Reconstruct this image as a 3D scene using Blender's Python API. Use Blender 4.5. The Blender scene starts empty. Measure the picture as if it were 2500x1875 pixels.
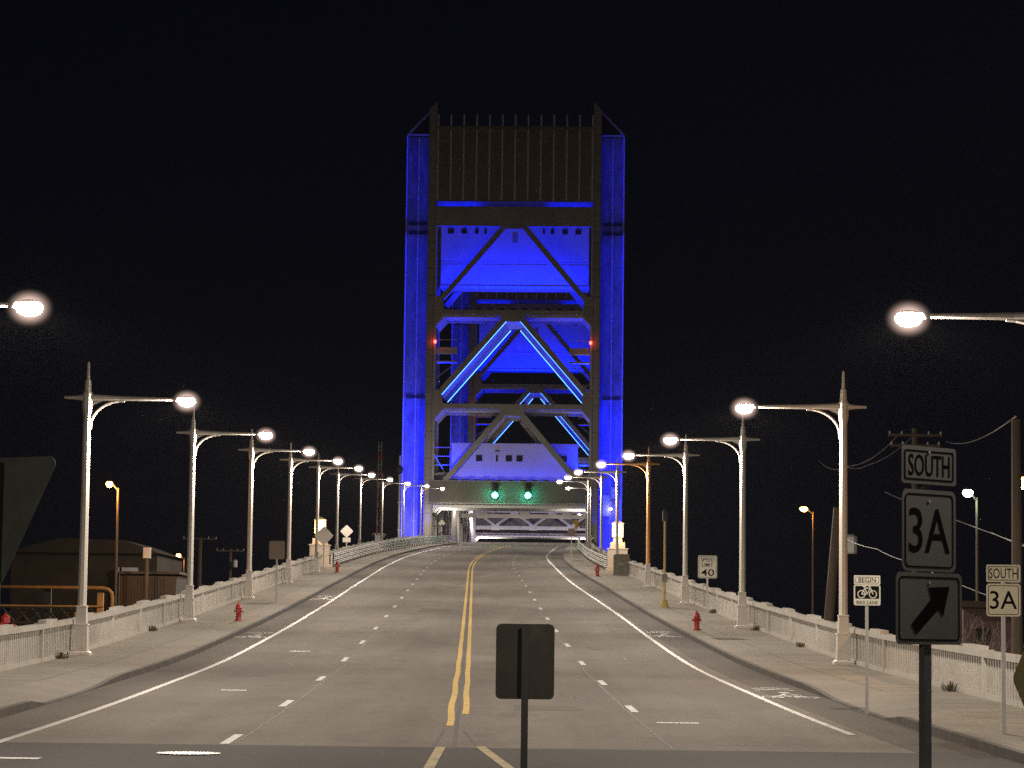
import bpy, bmesh, math, random
from mathutils import Vector, Matrix
random.seed(7)
S = bpy.context.scene
COL = S.collection
R = math.radians
ZO = 2.3                                   # eye height above the road under the camera

# ------------------------------------------------------------------ camera
F, PW, PH, HORIZON, ROLL = 6575.0, 2500, 1875, 1550.0, R(0.7)
cd = bpy.data.cameras.new('camera'); cam = bpy.data.objects.new('camera', cd); COL.objects.link(cam)
cd.sensor_width = 36; cd.lens = 36*F/PW; cd.clip_start = 0.5; cd.clip_end = 9000
pitch = math.atan((HORIZON-PH/2)/F)
fwd = Vector((0, math.cos(pitch), math.sin(pitch))); up0 = Vector((0, -math.sin(pitch), math.cos(pitch)))
rt = Vector((1, 0, 0))*math.cos(ROLL)+up0*math.sin(ROLL); up = -Vector((1, 0, 0))*math.sin(ROLL)+up0*math.cos(ROLL)
m = Matrix((rt, up, -fwd)).transposed().to_4x4(); m.translation = (0, 0, ZO)
cam.matrix_world = m
S.camera = cam

# ------------------------------------------------------------------ night sky, exposure
w = bpy.data.worlds.new('World'); S.world = w; w.use_nodes = True
bg = w.node_tree.nodes['Background']
bg.inputs['Color'].default_value = (0.36, 0.46, 1.0, 1); bg.inputs['Strength'].default_value = 0.0038
S.view_settings.view_transform = 'Standard'; S.view_settings.look = 'None'
S.view_settings.exposure = 0; S.view_settings.gamma = 1
S.cycles.use_denoising = False
S.cycles.max_bounces = 5; S.cycles.diffuse_bounces = 3; S.cycles.volume_bounces = 0
S.cycles.sample_clamp_indirect = 1.0
S.cycles.use_light_tree = True
LAMP_W, LAMP_C = 13200, (1.0, 0.86, 0.72)
BLUE = (0.0008, 0.011, 1.0)

# ------------------------------------------------------------------ materials
def ramp(nt, fac, stops):
    r = nt.nodes.new('ShaderNodeValToRGB')
    while len(r.color_ramp.elements) > len(stops): r.color_ramp.elements.remove(r.color_ramp.elements[-1])
    while len(r.color_ramp.elements) < len(stops): r.color_ramp.elements.new(0.5)
    for e, (p, c) in zip(r.color_ramp.elements, stops):
        e.position = p; e.color = (*c, 1)
    nt.links.new(fac, r.inputs[0]); return r.outputs[0]
def noise(nt, vec, scale, detail=4, rough=0.6):
    n = nt.nodes.new('ShaderNodeTexNoise'); n.inputs['Scale'].default_value = scale
    n.inputs['Detail'].default_value = detail; n.inputs['Roughness'].default_value = rough
    nt.links.new(vec, n.inputs['Vector']); return n.outputs['Fac']
def mapping(nt, sc):
    tc = nt.nodes.new('ShaderNodeTexCoord'); mp = nt.nodes.new('ShaderNodeMapping')
    mp.inputs['Scale'].default_value = sc
    nt.links.new(tc.outputs['Object'], mp.inputs[0]); return mp.outputs[0]
def mixc(nt, a, b, f, mode='MIX'):
    x = nt.nodes.new('ShaderNodeMix'); x.data_type = 'RGBA'; x.blend_type = mode
    for s, v in ((x.inputs[6], a), (x.inputs[7], b), (x.inputs[0], f)):
        if hasattr(v, 'type') and hasattr(v, 'node'): nt.links.new(v, s)
        elif isinstance(v, (int, float)): s.default_value = v
        else: s.default_value = (*v, 1)
    return x.outputs[2]
def mat(name, c, rough=0.6, metal=0.0, var=0.2, scale=3.0, stretch=(1, 1, 1), bump=0.0, dirt=None, fine=0.0, spec=0.3):
    """painted / mineral surface: base colour varied by two octaves of noise, optional stains and bump"""
    M = bpy.data.materials.new(name); M.use_nodes = True; nt = M.node_tree
    b = nt.nodes['Principled BSDF']; b.inputs['Roughness'].default_value = rough; b.inputs['Metallic'].default_value = metal
    b.inputs['Specular IOR Level'].default_value = spec
    v = mapping(nt, stretch)
    lo = tuple(x*(1-var) for x in c); hi = tuple(min(1, x*(1+var)) for x in c)
    col = ramp(nt, noise(nt, v, scale), [(0.3, lo), (0.7, hi)])
    if fine:
        f = ramp(nt, noise(nt, v, scale*14, 3, 0.7), [(0.3, (1-fine,)*3), (0.7, (1+fine,)*3)])
        col = mixc(nt, col, f, 1.0, 'MULTIPLY')
    if dirt:
        dc, amt, ds = dirt
        df = ramp(nt, noise(nt, v, ds, 6, 0.65), [(0.52, (0, 0, 0)), (0.72, (amt,)*3)])
        col = mixc(nt, col, dc, df)
    nt.links.new(col, b.inputs['Base Color'])
    if bump:
        bp = nt.nodes.new('ShaderNodeBump'); bp.inputs['Strength'].default_value = bump; bp.inputs['Distance'].default_value = 0.02
        nt.links.new(noise(nt, v, scale*10, 3), bp.inputs['Height']); nt.links.new(bp.outputs[0], b.inputs['Normal'])
    return M
def glow(name, c, s):
    M = bpy.data.materials.new(name); M.use_nodes = True; nt = M.node_tree
    b = nt.nodes['Principled BSDF']; b.inputs['Base Color'].default_value = (*[0.5*x for x in c], 1)
    b.inputs['Emission Color'].default_value = (*c, 1); b.inputs['Emission Strength'].default_value = s
    return M
def road_mat(name, c, lanes):
    """worn asphalt: fine aggregate, big blotches, darker joints and paler wheel paths along the lanes"""
    M = mat(name, c, rough=0.8, var=0.16, scale=0.16, stretch=(1, 0.35, 1), bump=0.25, dirt=((c[0]*0.55, c[1]*0.55, c[2]*0.56), 0.55, 0.6), fine=0.0, spec=0.03)
    nt = M.node_tree; b = nt.nodes['Principled BSDF']; cur = b.inputs['Base Color'].links[0].from_socket
    v = mapping(nt, (1, 1, 1))
    ag = ramp(nt, noise(nt, v, 9, 5, 0.8), [(0.3, (0.72,)*3), (0.7, (1.25,)*3)])
    cur = mixc(nt, cur, ag, 1.0, 'MULTIPLY')
    if lanes:
        v2 = mapping(nt, (0.55, 0.012, 1))
        st = ramp(nt, noise(nt, v2, 1.0, 3, 0.6), [(0.35, (0.8,)*3), (0.65, (1.14,)*3)])
        cur = mixc(nt, cur, st, 0.8, 'MULTIPLY')
        v3 = mapping(nt, (0.02, 0.22, 1))
        ct = ramp(nt, noise(nt, v3, 1.0, 4, 0.7), [(0.35, (0.93,)*3), (0.6, (1.04,)*3)])
        cur = mixc(nt, cur, ct, 0.8, 'MULTIPLY')
    nt.links.new(cur, b.inputs['Base Color'])
    return M
def paint_mat(name, c, under, wear):
    M = mat(name, c, rough=0.6, var=0.1, scale=1.2)
    nt = M.node_tree; b = nt.nodes['Principled BSDF']; cur = b.inputs['Base Color'].links[0].from_socket
    f = ramp(nt, noise(nt, mapping(nt, (1, 0.6, 1)), 2.6, 6, 0.75), [(wear-0.12, (1, 1, 1)), (wear+0.1, (0, 0, 0))])
    nt.links.new(mixc(nt, cur, under, f), b.inputs['Base Color']); return M

ASPH = (0.200, 0.178, 0.155)
M = {}
M['asphalt'] = road_mat('asphalt', ASPH, True)
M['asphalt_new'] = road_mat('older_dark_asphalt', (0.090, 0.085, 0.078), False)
M['shoulder'] = road_mat('shoulder_asphalt', (0.135, 0.119, 0.104), True)
M['patch'] = road_mat('patched_asphalt', (0.165, 0.147, 0.128), False)
M['white_paint'] = paint_mat('white_road_paint', (0.44, 0.42, 0.375), ASPH, 0.39)
M['worn_paint'] = paint_mat('worn_white_road_paint', (0.29, 0.27, 0.24), ASPH, 0.48)
M['yellow_paint'] = paint_mat('yellow_road_paint', (0.66, 0.44, 0.10), ASPH, 0.35)
M['worn_yellow'] = paint_mat('worn_yellow_road_paint', (0.45, 0.36, 0.15), (0.08, 0.078, 0.075), 0.42)
M['tar'] = mat('tar_joint', (0.06, 0.055, 0.05), 0.7, var=0.3)
M['sidewalk'] = mat('sidewalk_concrete', (0.245, 0.218, 0.17), 0.85, var=0.14, scale=0.5, bump=0.3, dirt=((0.14, 0.12, 0.095), 0.4, 0.9), fine=0.15)
M['joint'] = mat('slab_joint', (0.12, 0.105, 0.085), 0.9)
M['weed'] = mat('dry_weeds', (0.07, 0.06, 0.03), 0.9, var=0.4)
M['kerb'] = mat('granite_kerb', (0.085, 0.076, 0.065), 0.85, var=0.3, scale=1.5, fine=0.25)
M['rail'] = mat('balustrade_paint', (0.40, 0.38, 0.335), 0.7, var=0.1, scale=1.4, dirt=((0.22, 0.19, 0.15), 0.45, 1.1), fine=0.08)
M['pole'] = mat('cream_pole_paint', (0.56, 0.52, 0.46), 0.45, var=0.1, scale=1.2, stretch=(1, 1, .3), dirt=((0.25, 0.19, 0.14), 0.5, 1.6), spec=0.5)
M['pole_orange'] = mat('tan_orange_pole_paint', (0.72, 0.36, 0.13), 0.5, var=0.1, scale=1.5, dirt=((0.35, 0.18, 0.08), 0.4, 1.6))  # orange tone for a single lamp post
M['pole_yellow'] = mat('yellow_pole_paint', (0.42, 0.30, 0.09), 0.5, var=0.15, scale=2)
M['steel'] = mat('galvanised_steel', (0.38, 0.37, 0.35), 0.5, 0.3, var=0.15, scale=3)
M['dark_steel'] = mat('dull_dark_steel_post', (0.075, 0.08, 0.082), 0.65, 0.1, var=0.2, scale=3)
M['guard'] = mat('guardrail_steel', (0.42, 0.41, 0.40), 0.55, 0.2, var=0.15, scale=1.2, dirt=((0.2, 0.17, 0.14), 0.4, 1.5))
M['tower'] = mat('grey_tower_steel', (0.335, 0.305, 0.29), 0.75, var=0.14, scale=0.3, stretch=(1, 1, .5), dirt=((0.2, 0.165, 0.13), 0.5, 0.5), fine=0.08)
M['portal'] = mat('dark_grey_portal_paint', (0.15, 0.14, 0.115), 0.8, var=0.15, scale=0.4, dirt=((0.08, 0.07, 0.055), 0.5, 0.6), fine=0.1)
M['tower_dark'] = mat('dark_screen_panel', (0.25, 0.205, 0.16), 0.8, var=0.12, scale=0.8, dirt=((0.14, 0.11, 0.08), 0.5, 0.6))
M['panel'] = mat('tower_side_cladding', (0.20, 0.20, 0.215), 0.6, var=0.34, scale=1.1, stretch=(1, 1, .35), dirt=((0.09, 0.09, 0.10), 0.5, 1.6), fine=0.32)
M['seam'] = mat('cladding_seam', (0.45, 0.45, 0.48), 0.5, var=0.2)
M['steel_lit'] = mat('pale_bridge_steel', (0.44, 0.43, 0.42), 0.6, var=0.15, scale=0.6, dirt=((0.2, 0.18, 0.17), 0.5, 0.8))
M['weight'] = mat('counterweight_concrete', (0.48, 0.48, 0.5), 0.8, var=0.12, scale=0.25, dirt=((0.28, 0.28, 0.3), 0.5, 0.5))
M['house'] = mat('white_house_cladding', (0.60, 0.59, 0.585), 0.6, var=0.06, scale=0.5, dirt=((0.5, 0.48, 0.46), 0.3, 0.6))
M['glass'] = mat('dark_window_glass', (0.03, 0.03, 0.028), 0.12, var=0.3, spec=0.6)
M['black'] = mat('black_metal', (0.025, 0.024, 0.022), 0.6, var=0.2)
M['sign_back'] = mat('dull_sign_back', (0.024, 0.022, 0.018), 0.7, 0.0, var=0.2, scale=2, dirt=((0.05, 0.045, 0.035), 0.5, 4))
M['sign_back_pale'] = mat('pale_sign_back', (0.62, 0.57, 0.50), 0.55, 0.0, var=0.12, scale=2)
M['sign_back_brown'] = mat('brown_sign_back', (0.17, 0.13, 0.10), 0.6, 0.1, var=0.15, scale=2)
M['sign_white'] = mat('white_sign_sheeting', (0.56, 0.54, 0.45), 0.5, var=0.06, scale=3)
M['sign_cream'] = mat('cream_sign_sheeting', (0.74, 0.68, 0.48), 0.5, var=0.06, scale=3)  # white sheeting lightened, headlight return on this sign put into its colour
M['sign_grey'] = mat('weathered_white_sheeting', (0.085, 0.087, 0.083), 0.6, var=0.08, scale=3)  # white sheeting darkened in its colour, as little light reaches this sign
M['sign_yellow'] = mat('yellow_sign_sheeting', (0.80, 0.48, 0.03), 0.5, var=0.06, scale=3)
M['olive'] = mat('dark_olive_sign_back', (0.11, 0.095, 0.03), 0.6, var=0.2)
M['green_back'] = mat('dark_green_sign_back', (0.05, 0.056, 0.046), 0.7, var=0.2, scale=5)
M['ink'] = mat('black_sign_ink', (0.008, 0.008, 0.008), 0.9, var=0.1, spec=0.0)
M['red'] = mat('red_hydrant_paint', (0.36, 0.028, 0.022), 0.4, var=0.2, scale=6, dirt=((0.15, 0.02, 0.015), 0.5, 9), spec=0.5)
M['wood'] = mat('weathered_wood_pole', (0.075, 0.056, 0.039), 0.9, var=0.25, scale=3, stretch=(3, 3, .2))
M['wire'] = mat('overhead_wire', (0.10, 0.09, 0.08), 0.6, var=0.1)
M['soil'] = mat('dark_ground', (0.05, 0.045, 0.035), 0.95, var=0.4, scale=0.08, bump=0.3)
M['concrete'] = mat('wall_concrete', (0.22, 0.20, 0.17), 0.9, var=0.2, scale=0.3)
M['pillar'] = mat('pale_pillar_stone', (0.50, 0.42, 0.33), 0.8, var=0.1, scale=1.5, fine=0.1)
M['cabinet'] = mat('grey_green_cabinet', (0.17, 0.165, 0.13), 0.6, var=0.2, scale=2.5, dirt=((0.07, 0.065, 0.05), 0.6, 3))
M['brown_wall'] = mat('brown_brick_wall', (0.026, 0.018, 0.011), 0.9, var=0.3, scale=0.8)
M['shed'] = mat('ribbed_metal_sheet', (0.055, 0.04, 0.028), 0.7, 0.1, var=0.2, scale=1.2)
M['pipe'] = mat('orange_pipe_paint', (0.52, 0.23, 0.06), 0.5, var=0.2, scale=2)  # orange lamp light on the pipes put into their colour
M['mauve'] = mat('mauve_clapboard', (0.11, 0.065, 0.065), 0.85, var=0.2, scale=2)
M['bark'] = mat('bare_bark', (0.22, 0.17, 0.15), 0.9, var=0.3, scale=4)
M['stripe_red'] = mat('red_gate_stripe', (0.25, 0.05, 0.03), 0.6, var=0.2)
M['stripe_white'] = mat('dull_white_gate_stripe', (0.20, 0.185, 0.16), 0.6, var=0.2)
M['cover'] = mat('polished_cover', (0.78, 0.74, 0.69), 0.5, 0.0, var=0.1, scale=6)  # even pale colour for lid and rim
M['lens'] = glow('street_lamp_lens', (1.0, 0.87, 0.72), 14)
nt = M['lens'].node_tree; tr = nt.nodes.new('ShaderNodeBsdfTransparent'); ad = nt.nodes.new('ShaderNodeMixShader'); ad.inputs[0].default_value = .4   # clear drop lens, the lamp shines through it
nt.links.new(tr.outputs[0], ad.inputs[1]); nt.links.new(nt.nodes['Principled BSDF'].outputs[0], ad.inputs[2]); nt.links.new(ad.outputs[0], nt.nodes['Material Output'].inputs['Surface'])
bm_ = bpy.data.materials.new('frosted_lamp_glass'); bm_.use_nodes = True; nt = bm_.node_tree      # glowing volume added round each lamp for its halo
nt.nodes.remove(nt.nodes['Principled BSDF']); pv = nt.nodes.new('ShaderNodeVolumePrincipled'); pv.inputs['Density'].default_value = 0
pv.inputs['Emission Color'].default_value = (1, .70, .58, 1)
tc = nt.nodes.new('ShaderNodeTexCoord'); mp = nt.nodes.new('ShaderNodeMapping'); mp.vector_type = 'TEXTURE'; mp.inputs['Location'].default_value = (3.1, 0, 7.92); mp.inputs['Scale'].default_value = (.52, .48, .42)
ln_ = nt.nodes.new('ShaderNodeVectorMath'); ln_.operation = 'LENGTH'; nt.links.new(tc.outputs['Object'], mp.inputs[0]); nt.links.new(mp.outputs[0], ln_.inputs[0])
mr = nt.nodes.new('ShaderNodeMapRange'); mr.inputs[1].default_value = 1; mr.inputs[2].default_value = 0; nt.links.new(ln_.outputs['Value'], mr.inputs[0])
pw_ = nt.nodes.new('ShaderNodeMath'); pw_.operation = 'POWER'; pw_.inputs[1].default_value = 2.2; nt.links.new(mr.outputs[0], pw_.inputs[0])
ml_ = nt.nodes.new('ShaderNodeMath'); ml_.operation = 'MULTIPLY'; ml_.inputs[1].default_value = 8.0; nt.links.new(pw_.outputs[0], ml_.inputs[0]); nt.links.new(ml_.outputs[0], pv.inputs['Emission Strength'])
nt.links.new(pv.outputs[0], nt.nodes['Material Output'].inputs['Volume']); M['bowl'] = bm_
M['lens_far'] = glow('orange_lamp_lens', (1.0, 0.42, 0.10), 22)
M['lens_green'] = glow('cool_lamp_lens', (0.75, 1.0, 0.80), 14)
M['lantern'] = glow('lantern_glass', (1.0, 0.66, 0.34), 8.0)
M['go'] = glow('green_signal_lens', (0.03, 1.0, 0.62), 60)
M['lens_off'] = mat('unlit_signal_lens', (0.04, 0.015, 0.01), 0.3, var=0.1)
M['beacon'] = glow('red_beacon_lens', (1.0, 0.06, 0.04), 10)
M['led'] = glow('blue_light_strip', (0.08, 0.32, 1.0), 5.0)  # brace flange edges glow by emission in place of reflected floodlight

# ------------------------------------------------------------------ mesh helpers
class MB:
    def __init__(s): s.v = []; s.f = []
    def add(s, vs, fs):
        o = len(s.v); s.v += [tuple(x) for x in vs]; s.f += [tuple(i+o for i in f) for f in fs]; return s
    def box(s, x0, x1, y0, y1, z0, z1):
        v = [(x, y, z) for z in (z0, z1) for y in (y0, y1) for x in (x0, x1)]
        return s.add(v, [(0, 2, 3, 1), (4, 5, 7, 6), (0, 1, 5, 4), (2, 6, 7, 3), (0, 4, 6, 2), (1, 3, 7, 5)])
    def frustum(s, z0, a0, z1, a1, b0=None, b1=None, c=(0, 0)):
        b0 = b0 or a0; b1 = b1 or a1
        v = [(c[0]+sx*a, c[1]+sy*b, z) for z, a, b in ((z0, a0, b0), (z1, a1, b1)) for sy in (-1, 1) for sx in (-1, 1)]
        return s.add(v, [(0, 2, 3, 1), (4, 5, 7, 6), (0, 1, 5, 4), (2, 6, 7, 3), (0, 4, 6, 2), (1, 3, 7, 5)])
    def bar(s, p, q, wd, ht, upv=(0, 0, 1)):
        p, q = Vector(p), Vector(q); d = (q-p).normalized(); u = Vector(upv)
        a = d.cross(u).normalized(); b = a.cross(d).normalized()
        v = [e+a*(sx*wd/2)+b*(sy*ht/2) for e in (p, q) for sy in (-1, 1) for sx in (-1, 1)]
        return s.add(v, [(0, 2, 3, 1), (4, 5, 7, 6), (0, 1, 5, 4), (2, 6, 7, 3), (0, 4, 6, 2), (1, 3, 7, 5)])
    def tube(s, pts, rad, n=8, cap=True):
        pts = [Vector(p) for p in pts]; k = len(pts)
        if not hasattr(rad, '__len__'): rad = [rad]*k
        vs = []; prev = None
        for i, p in enumerate(pts):
            d = (pts[min(i+1, k-1)]-pts[max(i-1, 0)]).normalized()
            if prev is None:
                prev = d.orthogonal().normalized()
            a = (prev-d*prev.dot(d)).normalized(); prev = a; b = d.cross(a)
            for j in range(n):
                t = 2*math.pi*(j+.5)/n; vs.append(p+(a*math.cos(t)+b*math.sin(t))*rad[i])
        fs = [(i*n+j, i*n+(j+1) % n, (i+1)*n+(j+1) % n, (i+1)*n+j) for i in range(k-1) for j in range(n)]
        if cap: fs += [tuple(range(n))[::-1], tuple(range((k-1)*n, k*n))]
        return s.add(vs, fs)
    def lathe(s, prof, n=16, c=(0, 0, 0), sx=1, sy=1):
        vs = []; k = len(prof)
        for r, z in prof:
            for j in range(n):
                t = 2*math.pi*j/n; vs.append((c[0]+sx*r*math.cos(t), c[1]+sy*r*math.sin(t), c[2]+z))
        fs = [(i*n+j, i*n+(j+1) % n, (i+1)*n+(j+1) % n, (i+1)*n+j) for i in range(k-1) for j in range(n)]
        fs += [tuple(range(n))[::-1], tuple(range((k-1)*n, k*n))]
        return s.add(vs, fs)
    def prism(s, poly, y0, y1):               # polygon in XZ, extruded along Y
        n = len(poly); vs = [(x, y0, z) for x, z in poly]+[(x, y1, z) for x, z in poly]
        fs = [tuple(range(n)), tuple(range(n, 2*n))[::-1]]+[(i, i+n, (i+1) % n+n, (i+1) % n) for i in range(n)]
        return s.add(vs, fs)
    def ring(s, outer, inner, y0, y1):        # two outlines of equal count, a flat frame in XZ
        n = len(outer)
        vs = [(x, y0, z) for x, z in outer]+[(x, y0, z) for x, z in inner]+[(x, y1, z) for x, z in outer]+[(x, y1, z) for x, z in inner]
        fs = []
        for i in range(n):
            j = (i+1) % n
            fs += [(i, j, n+j, n+i), (2*n+i, 3*n+i, 3*n+j, 2*n+j), (i, 2*n+i, 2*n+j, j), (n+i, n+j, 3*n+j, 3*n+i)]
        return s.add(vs, fs)
    def build(s, name, material, parent=None, smooth=False, bevel=0):
        me = bpy.data.meshes.new(name); me.from_pydata(s.v, [], s.f); me.validate()
        b = bmesh.new(); b.from_mesh(me); bmesh.ops.recalc_face_normals(b, faces=b.faces); b.to_mesh(me); b.free()
        me.materials.append(material)
        if smooth:
            for p in me.polygons: p.use_smooth = True
        o = bpy.data.objects.new(name, me); COL.objects.link(o)
        if parent: o.parent = parent
        if bevel:
            bv = o.modifiers.new('bevel', 'BEVEL'); bv.width = bevel; bv.segments = 2
        return o
def rrect(wd, ht, r, n=4, cx=0, cz=0):
    out = []
    for sx, sz, a0 in ((1, 1, 0), (-1, 1, 90), (-1, -1, 180), (1, -1, 270)):
        for i in range(n+1):
            a = R(a0+90*i/n); out.append((cx+sx*(wd/2-r)+r*math.cos(a), cz+sz*(ht/2-r)+r*math.sin(a)))
    return out
def thing(name, label, cat, loc=(0, 0, 0), rz=0, group=None):
    o = bpy.data.objects.new(name, None); COL.objects.link(o); o.empty_display_size = 0.3
    o.location = loc; o.rotation_euler = (0, 0, rz); o['label'] = label; o['category'] = cat
    if group: o['group'] = group
    return o
def tag(o, label, cat, group=None):
    o['label'] = label; o['category'] = cat
    if group: o['group'] = group
    return o
def struct(o): o['kind'] = 'structure'; return o
def copy_tree(o, parent=None):
    c = o.copy(); COL.objects.link(c)
    if parent: c.parent = parent
    for ch in list(o.children): copy_tree(ch, c)
    return c
def light(kind, name, loc, energy, color, parent=None, rot=(0, 0, 0), **kw):
    d = bpy.data.lights.new(name, kind); d.energy = energy; d.color = color
    for k, v in kw.items(): setattr(d, k, v)
    o = bpy.data.objects.new(name, d); COL.objects.link(o); o.location = loc; o.rotation_euler = rot
    if parent: o.parent = parent
    return o
def aim(o, d):
    o.rotation_euler = Vector(d).to_track_quat('-Z', 'Y').to_euler()
def text(name, s, size, x, z, y, material, parent, fit=None):
    c = bpy.data.curves.new(name, 'FONT'); c.body = s; c.size = size; c.align_x = 'CENTER'; c.align_y = 'CENTER'
    c.extrude = 0.0004; c.offset = 0.006*size; c.resolution_u = 3
    t = bpy.data.objects.new(name, c); COL.objects.link(t)
    bpy.context.view_layer.update()
    me = bpy.data.meshes.new_from_object(t.evaluated_get(bpy.context.evaluated_depsgraph_get()))
    bpy.data.objects.remove(t); me.materials.clear(); me.materials.append(material)
    xs = [v.co.x for v in me.vertices]; ys = [v.co.y for v in me.vertices]
    mx, my = (min(xs)+max(xs))/2, (min(ys)+max(ys))/2
    sx = fit/(max(xs)-min(xs)) if fit else 1.0; sy = size/(max(ys)-min(ys))       # size is the cap height here
    for v in me.vertices:
        q = v.co.copy(); v.co = ((q.x-mx)*sx+x, y-q.z, (q.y-my)*sy+z)
    me.name = name
    o = bpy.data.objects.new(name, me); COL.objects.link(o); o.parent = parent
    return o

# ------------------------------------------------------------------ the road as a path: D metres ahead, lateral offset from the yellow line
PD = [-60, 0, 25, 53.4, 84, 114, 145, 175, 206, 247, 287, 328, 360, 388, 410, 430, 460, 520, 640]
PZ = [-2.5, -2.3, -2.15, -1.72, -.97, .22, 1.6, 3.03, 4.45, 6.35, 8.25, 10.1, 11.6, 12.75, 13.65, 14.35, 14.5, 14.2, 13.4]
def lerp(x, xs, ys):
    if x <= xs[0]: return ys[0]
    for i in range(len(xs)-1):
        if x <= xs[i+1]: return ys[i]+(ys[i+1]-ys[i])*(x-xs[i])/(xs[i+1]-xs[i])
    return ys[-1]
def prof(D): return sum(lerp(D+d, PD, PZ) for d in range(-8, 9, 2))/9+ZO
STEP = 2.0
GRID = {i: prof(i*STEP) for i in range(-32, 330)}
def zr(D):
    i = math.floor(D/STEP); t = D/STEP-i
    return GRID[i]*(1-t)+GRID[i+1]*t
def cx(D):
    b = 0
    if D > 220: b = 0.5*3.85e-4*(min(D, 352)-220)**2
    if D > 352: b += 0.0508*(D-352)
    return -1.4-0.0133*(D-84)+b
def stations(a, b):
    return [a]+[i*STEP for i in range(math.ceil(a/STEP+1e-6), math.ceil(b/STEP-1e-6))]+[b]
def ribbon(mb, a, b, l0, l1, dz, fl=None):
    """strip between lateral offsets l0..l1 from station a to b, dz above the road"""
    st = stations(a, b); vs = []
    for D in st:
        e = fl(D) if fl else 0
        vs += [(cx(D)+l0+e, D, zr(D)+dz), (cx(D)+l1+e, D, zr(D)+dz)]
    mb.add(vs, [(2*i, 2*i+1, 2*i+3, 2*i+2) for i in range(len(st)-1)])
KERB = 8.8
def kh(D, side):                                # kerb height: dropped kerb near the camera
    a, b = (56.5, 65) if side < 0 else (55.5, 64)
    if a <= D <= b: return 0.02
    if b < D < b+5: return 0.02+0.14*(D-b)/5
    return 0.16
def at(u, v, D):
    d = fwd+rt*((u-PW/2)/F)-up*((v-PH/2)/F); q = d*(D/d.y); return Vector((q.x, q.y, q.z+ZO))
TER = -4.0
def gz(x, D):
    l = abs(x-cx(D))
    if l < KERB: return zr(D)
    if l < 12.6: return zr(D)+0.16
    return TER

# ------------------------------------------------------------------ setting
mb = MB(); mb.add([(-590, -190, TER), (590, -190, TER), (590, 1190, TER), (-590, 1190, TER)], [(0, 1, 2, 3)])
struct(mb.build('ground', M['soil']))
mb = MB(); ribbon(mb, 44.6, 640, -KERB, KERB, 0); road = struct(mb.build('road', M['asphalt']))
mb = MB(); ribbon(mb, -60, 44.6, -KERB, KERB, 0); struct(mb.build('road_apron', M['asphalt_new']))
for sd in (-1, 1):
    mb = MB(); a, b = sorted((sd*7.62, sd*KERB)); ribbon(mb, 44.7, 400, a, b, 0.003)
    mb.build('shoulder_lane', M['shoulder'], road)
# markings (children of the road)
mb = MB(); wob = lambda D: 0.035*math.sin(D*0.5)*math.exp(-(D-40)/35)
ribbon(mb, 51.5, 395, -0.22, -0.08, .006, wob); ribbon(mb, 56, 395, 0.08, 0.22, .006, lambda D: -wob(D)*.7)
mb.build('centre_line', M['yellow_paint'], road)
mb = MB(); ribbon(mb, 36, 44.7, 0, .16, .006, lambda D: -.30-.02*(44.7-D)); ribbon(mb, 36, 44.9, 0, .16, .006, lambda D: .36+.075*(44.7-D))
mb.build('worn_centre_line', M['worn_yellow'], road)
mb = MB(); ribbon(mb, 36, 405, -7.55, -7.39, .006); ribbon(mb, 50, 405, 7.2, 7.35, .006, lambda D: .12*math.sin(D/17))
mb.build('edge_line', M['white_paint'], road)
mb = MB()
for k in range(27):
    D = 44.8+13.45*k; ribbon(mb, D, D+2.9, -3.88, -3.72, .006)
    if k: ribbon(mb, D-.6, D+2.3, 3.68, 3.84, .006)
mb.build('lane_dash', M['white_paint'], road)
mb = MB(); ribbon(mb, 45, 330, -3.66, -3.62, .0035); ribbon(mb, 45, 330, 3.60, 3.64, .0035)
ribbon(mb, 45, 50, -.05, -.01, .0035, lambda D: -.3+.02*(D-45)); ribbon(mb, 45, 50, .0, .04, .0035, lambda D: .36-.05*(D-45))
ribbon(mb, 45, 395, -.03, .03, .0035)
mb.build('tar_joint', M['tar'], road)
mb = MB()
for D, l, wd in ((53.4, 4.35, .83), (65.5, -5.5, .62), (40.2, -6.5, .75), (92, -5.6, .7)): ribbon(mb, D, D+.35, l-wd/2, l+wd/2, .006)
mb.build('short_bar', M['white_paint'], road)
rc = random.Random(5); mb = MB()
for _ in range(26):
    D0 = rc.uniform(46, 190); l = rc.uniform(-7, 6); ln = rc.uniform(.6, 3.5); lat = rc.random() < .5; st = []
    for i in range(9):
        q = i/8*ln
        st.append((D0+(q if not lat else rc.uniform(-.08, .08)), l+(q if lat else rc.uniform(-.06, .06))))
    for (a0, b0), (a1, b1) in zip(st[:-1], st[1:]):
        w2 = .018; mb.add([(cx(a0)+b0-w2, a0-w2, zr(a0)+.0036), (cx(a0)+b0+w2, a0+w2, zr(a0)+.0036), (cx(a1)+b1+w2, a1+w2, zr(a1)+.0036), (cx(a1)+b1-w2, a1-w2, zr(a1)+.0036)], [(0, 1, 2, 3)])
mb.build('crack_seal', M['tar'], road)
mb = MB()
for D0, l, a, b2 in ((58, 1.2, 2.2, 1.5), (74, -6.4, 3.2, 1.1), (96, 4.4, 4.5, 1.3), (133, -2.4, 5, 1.6)): ribbon(mb, D0, D0+a, l, l+b2, .0025)
mb.build('asphalt_patch', M['patch'], road)
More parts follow.
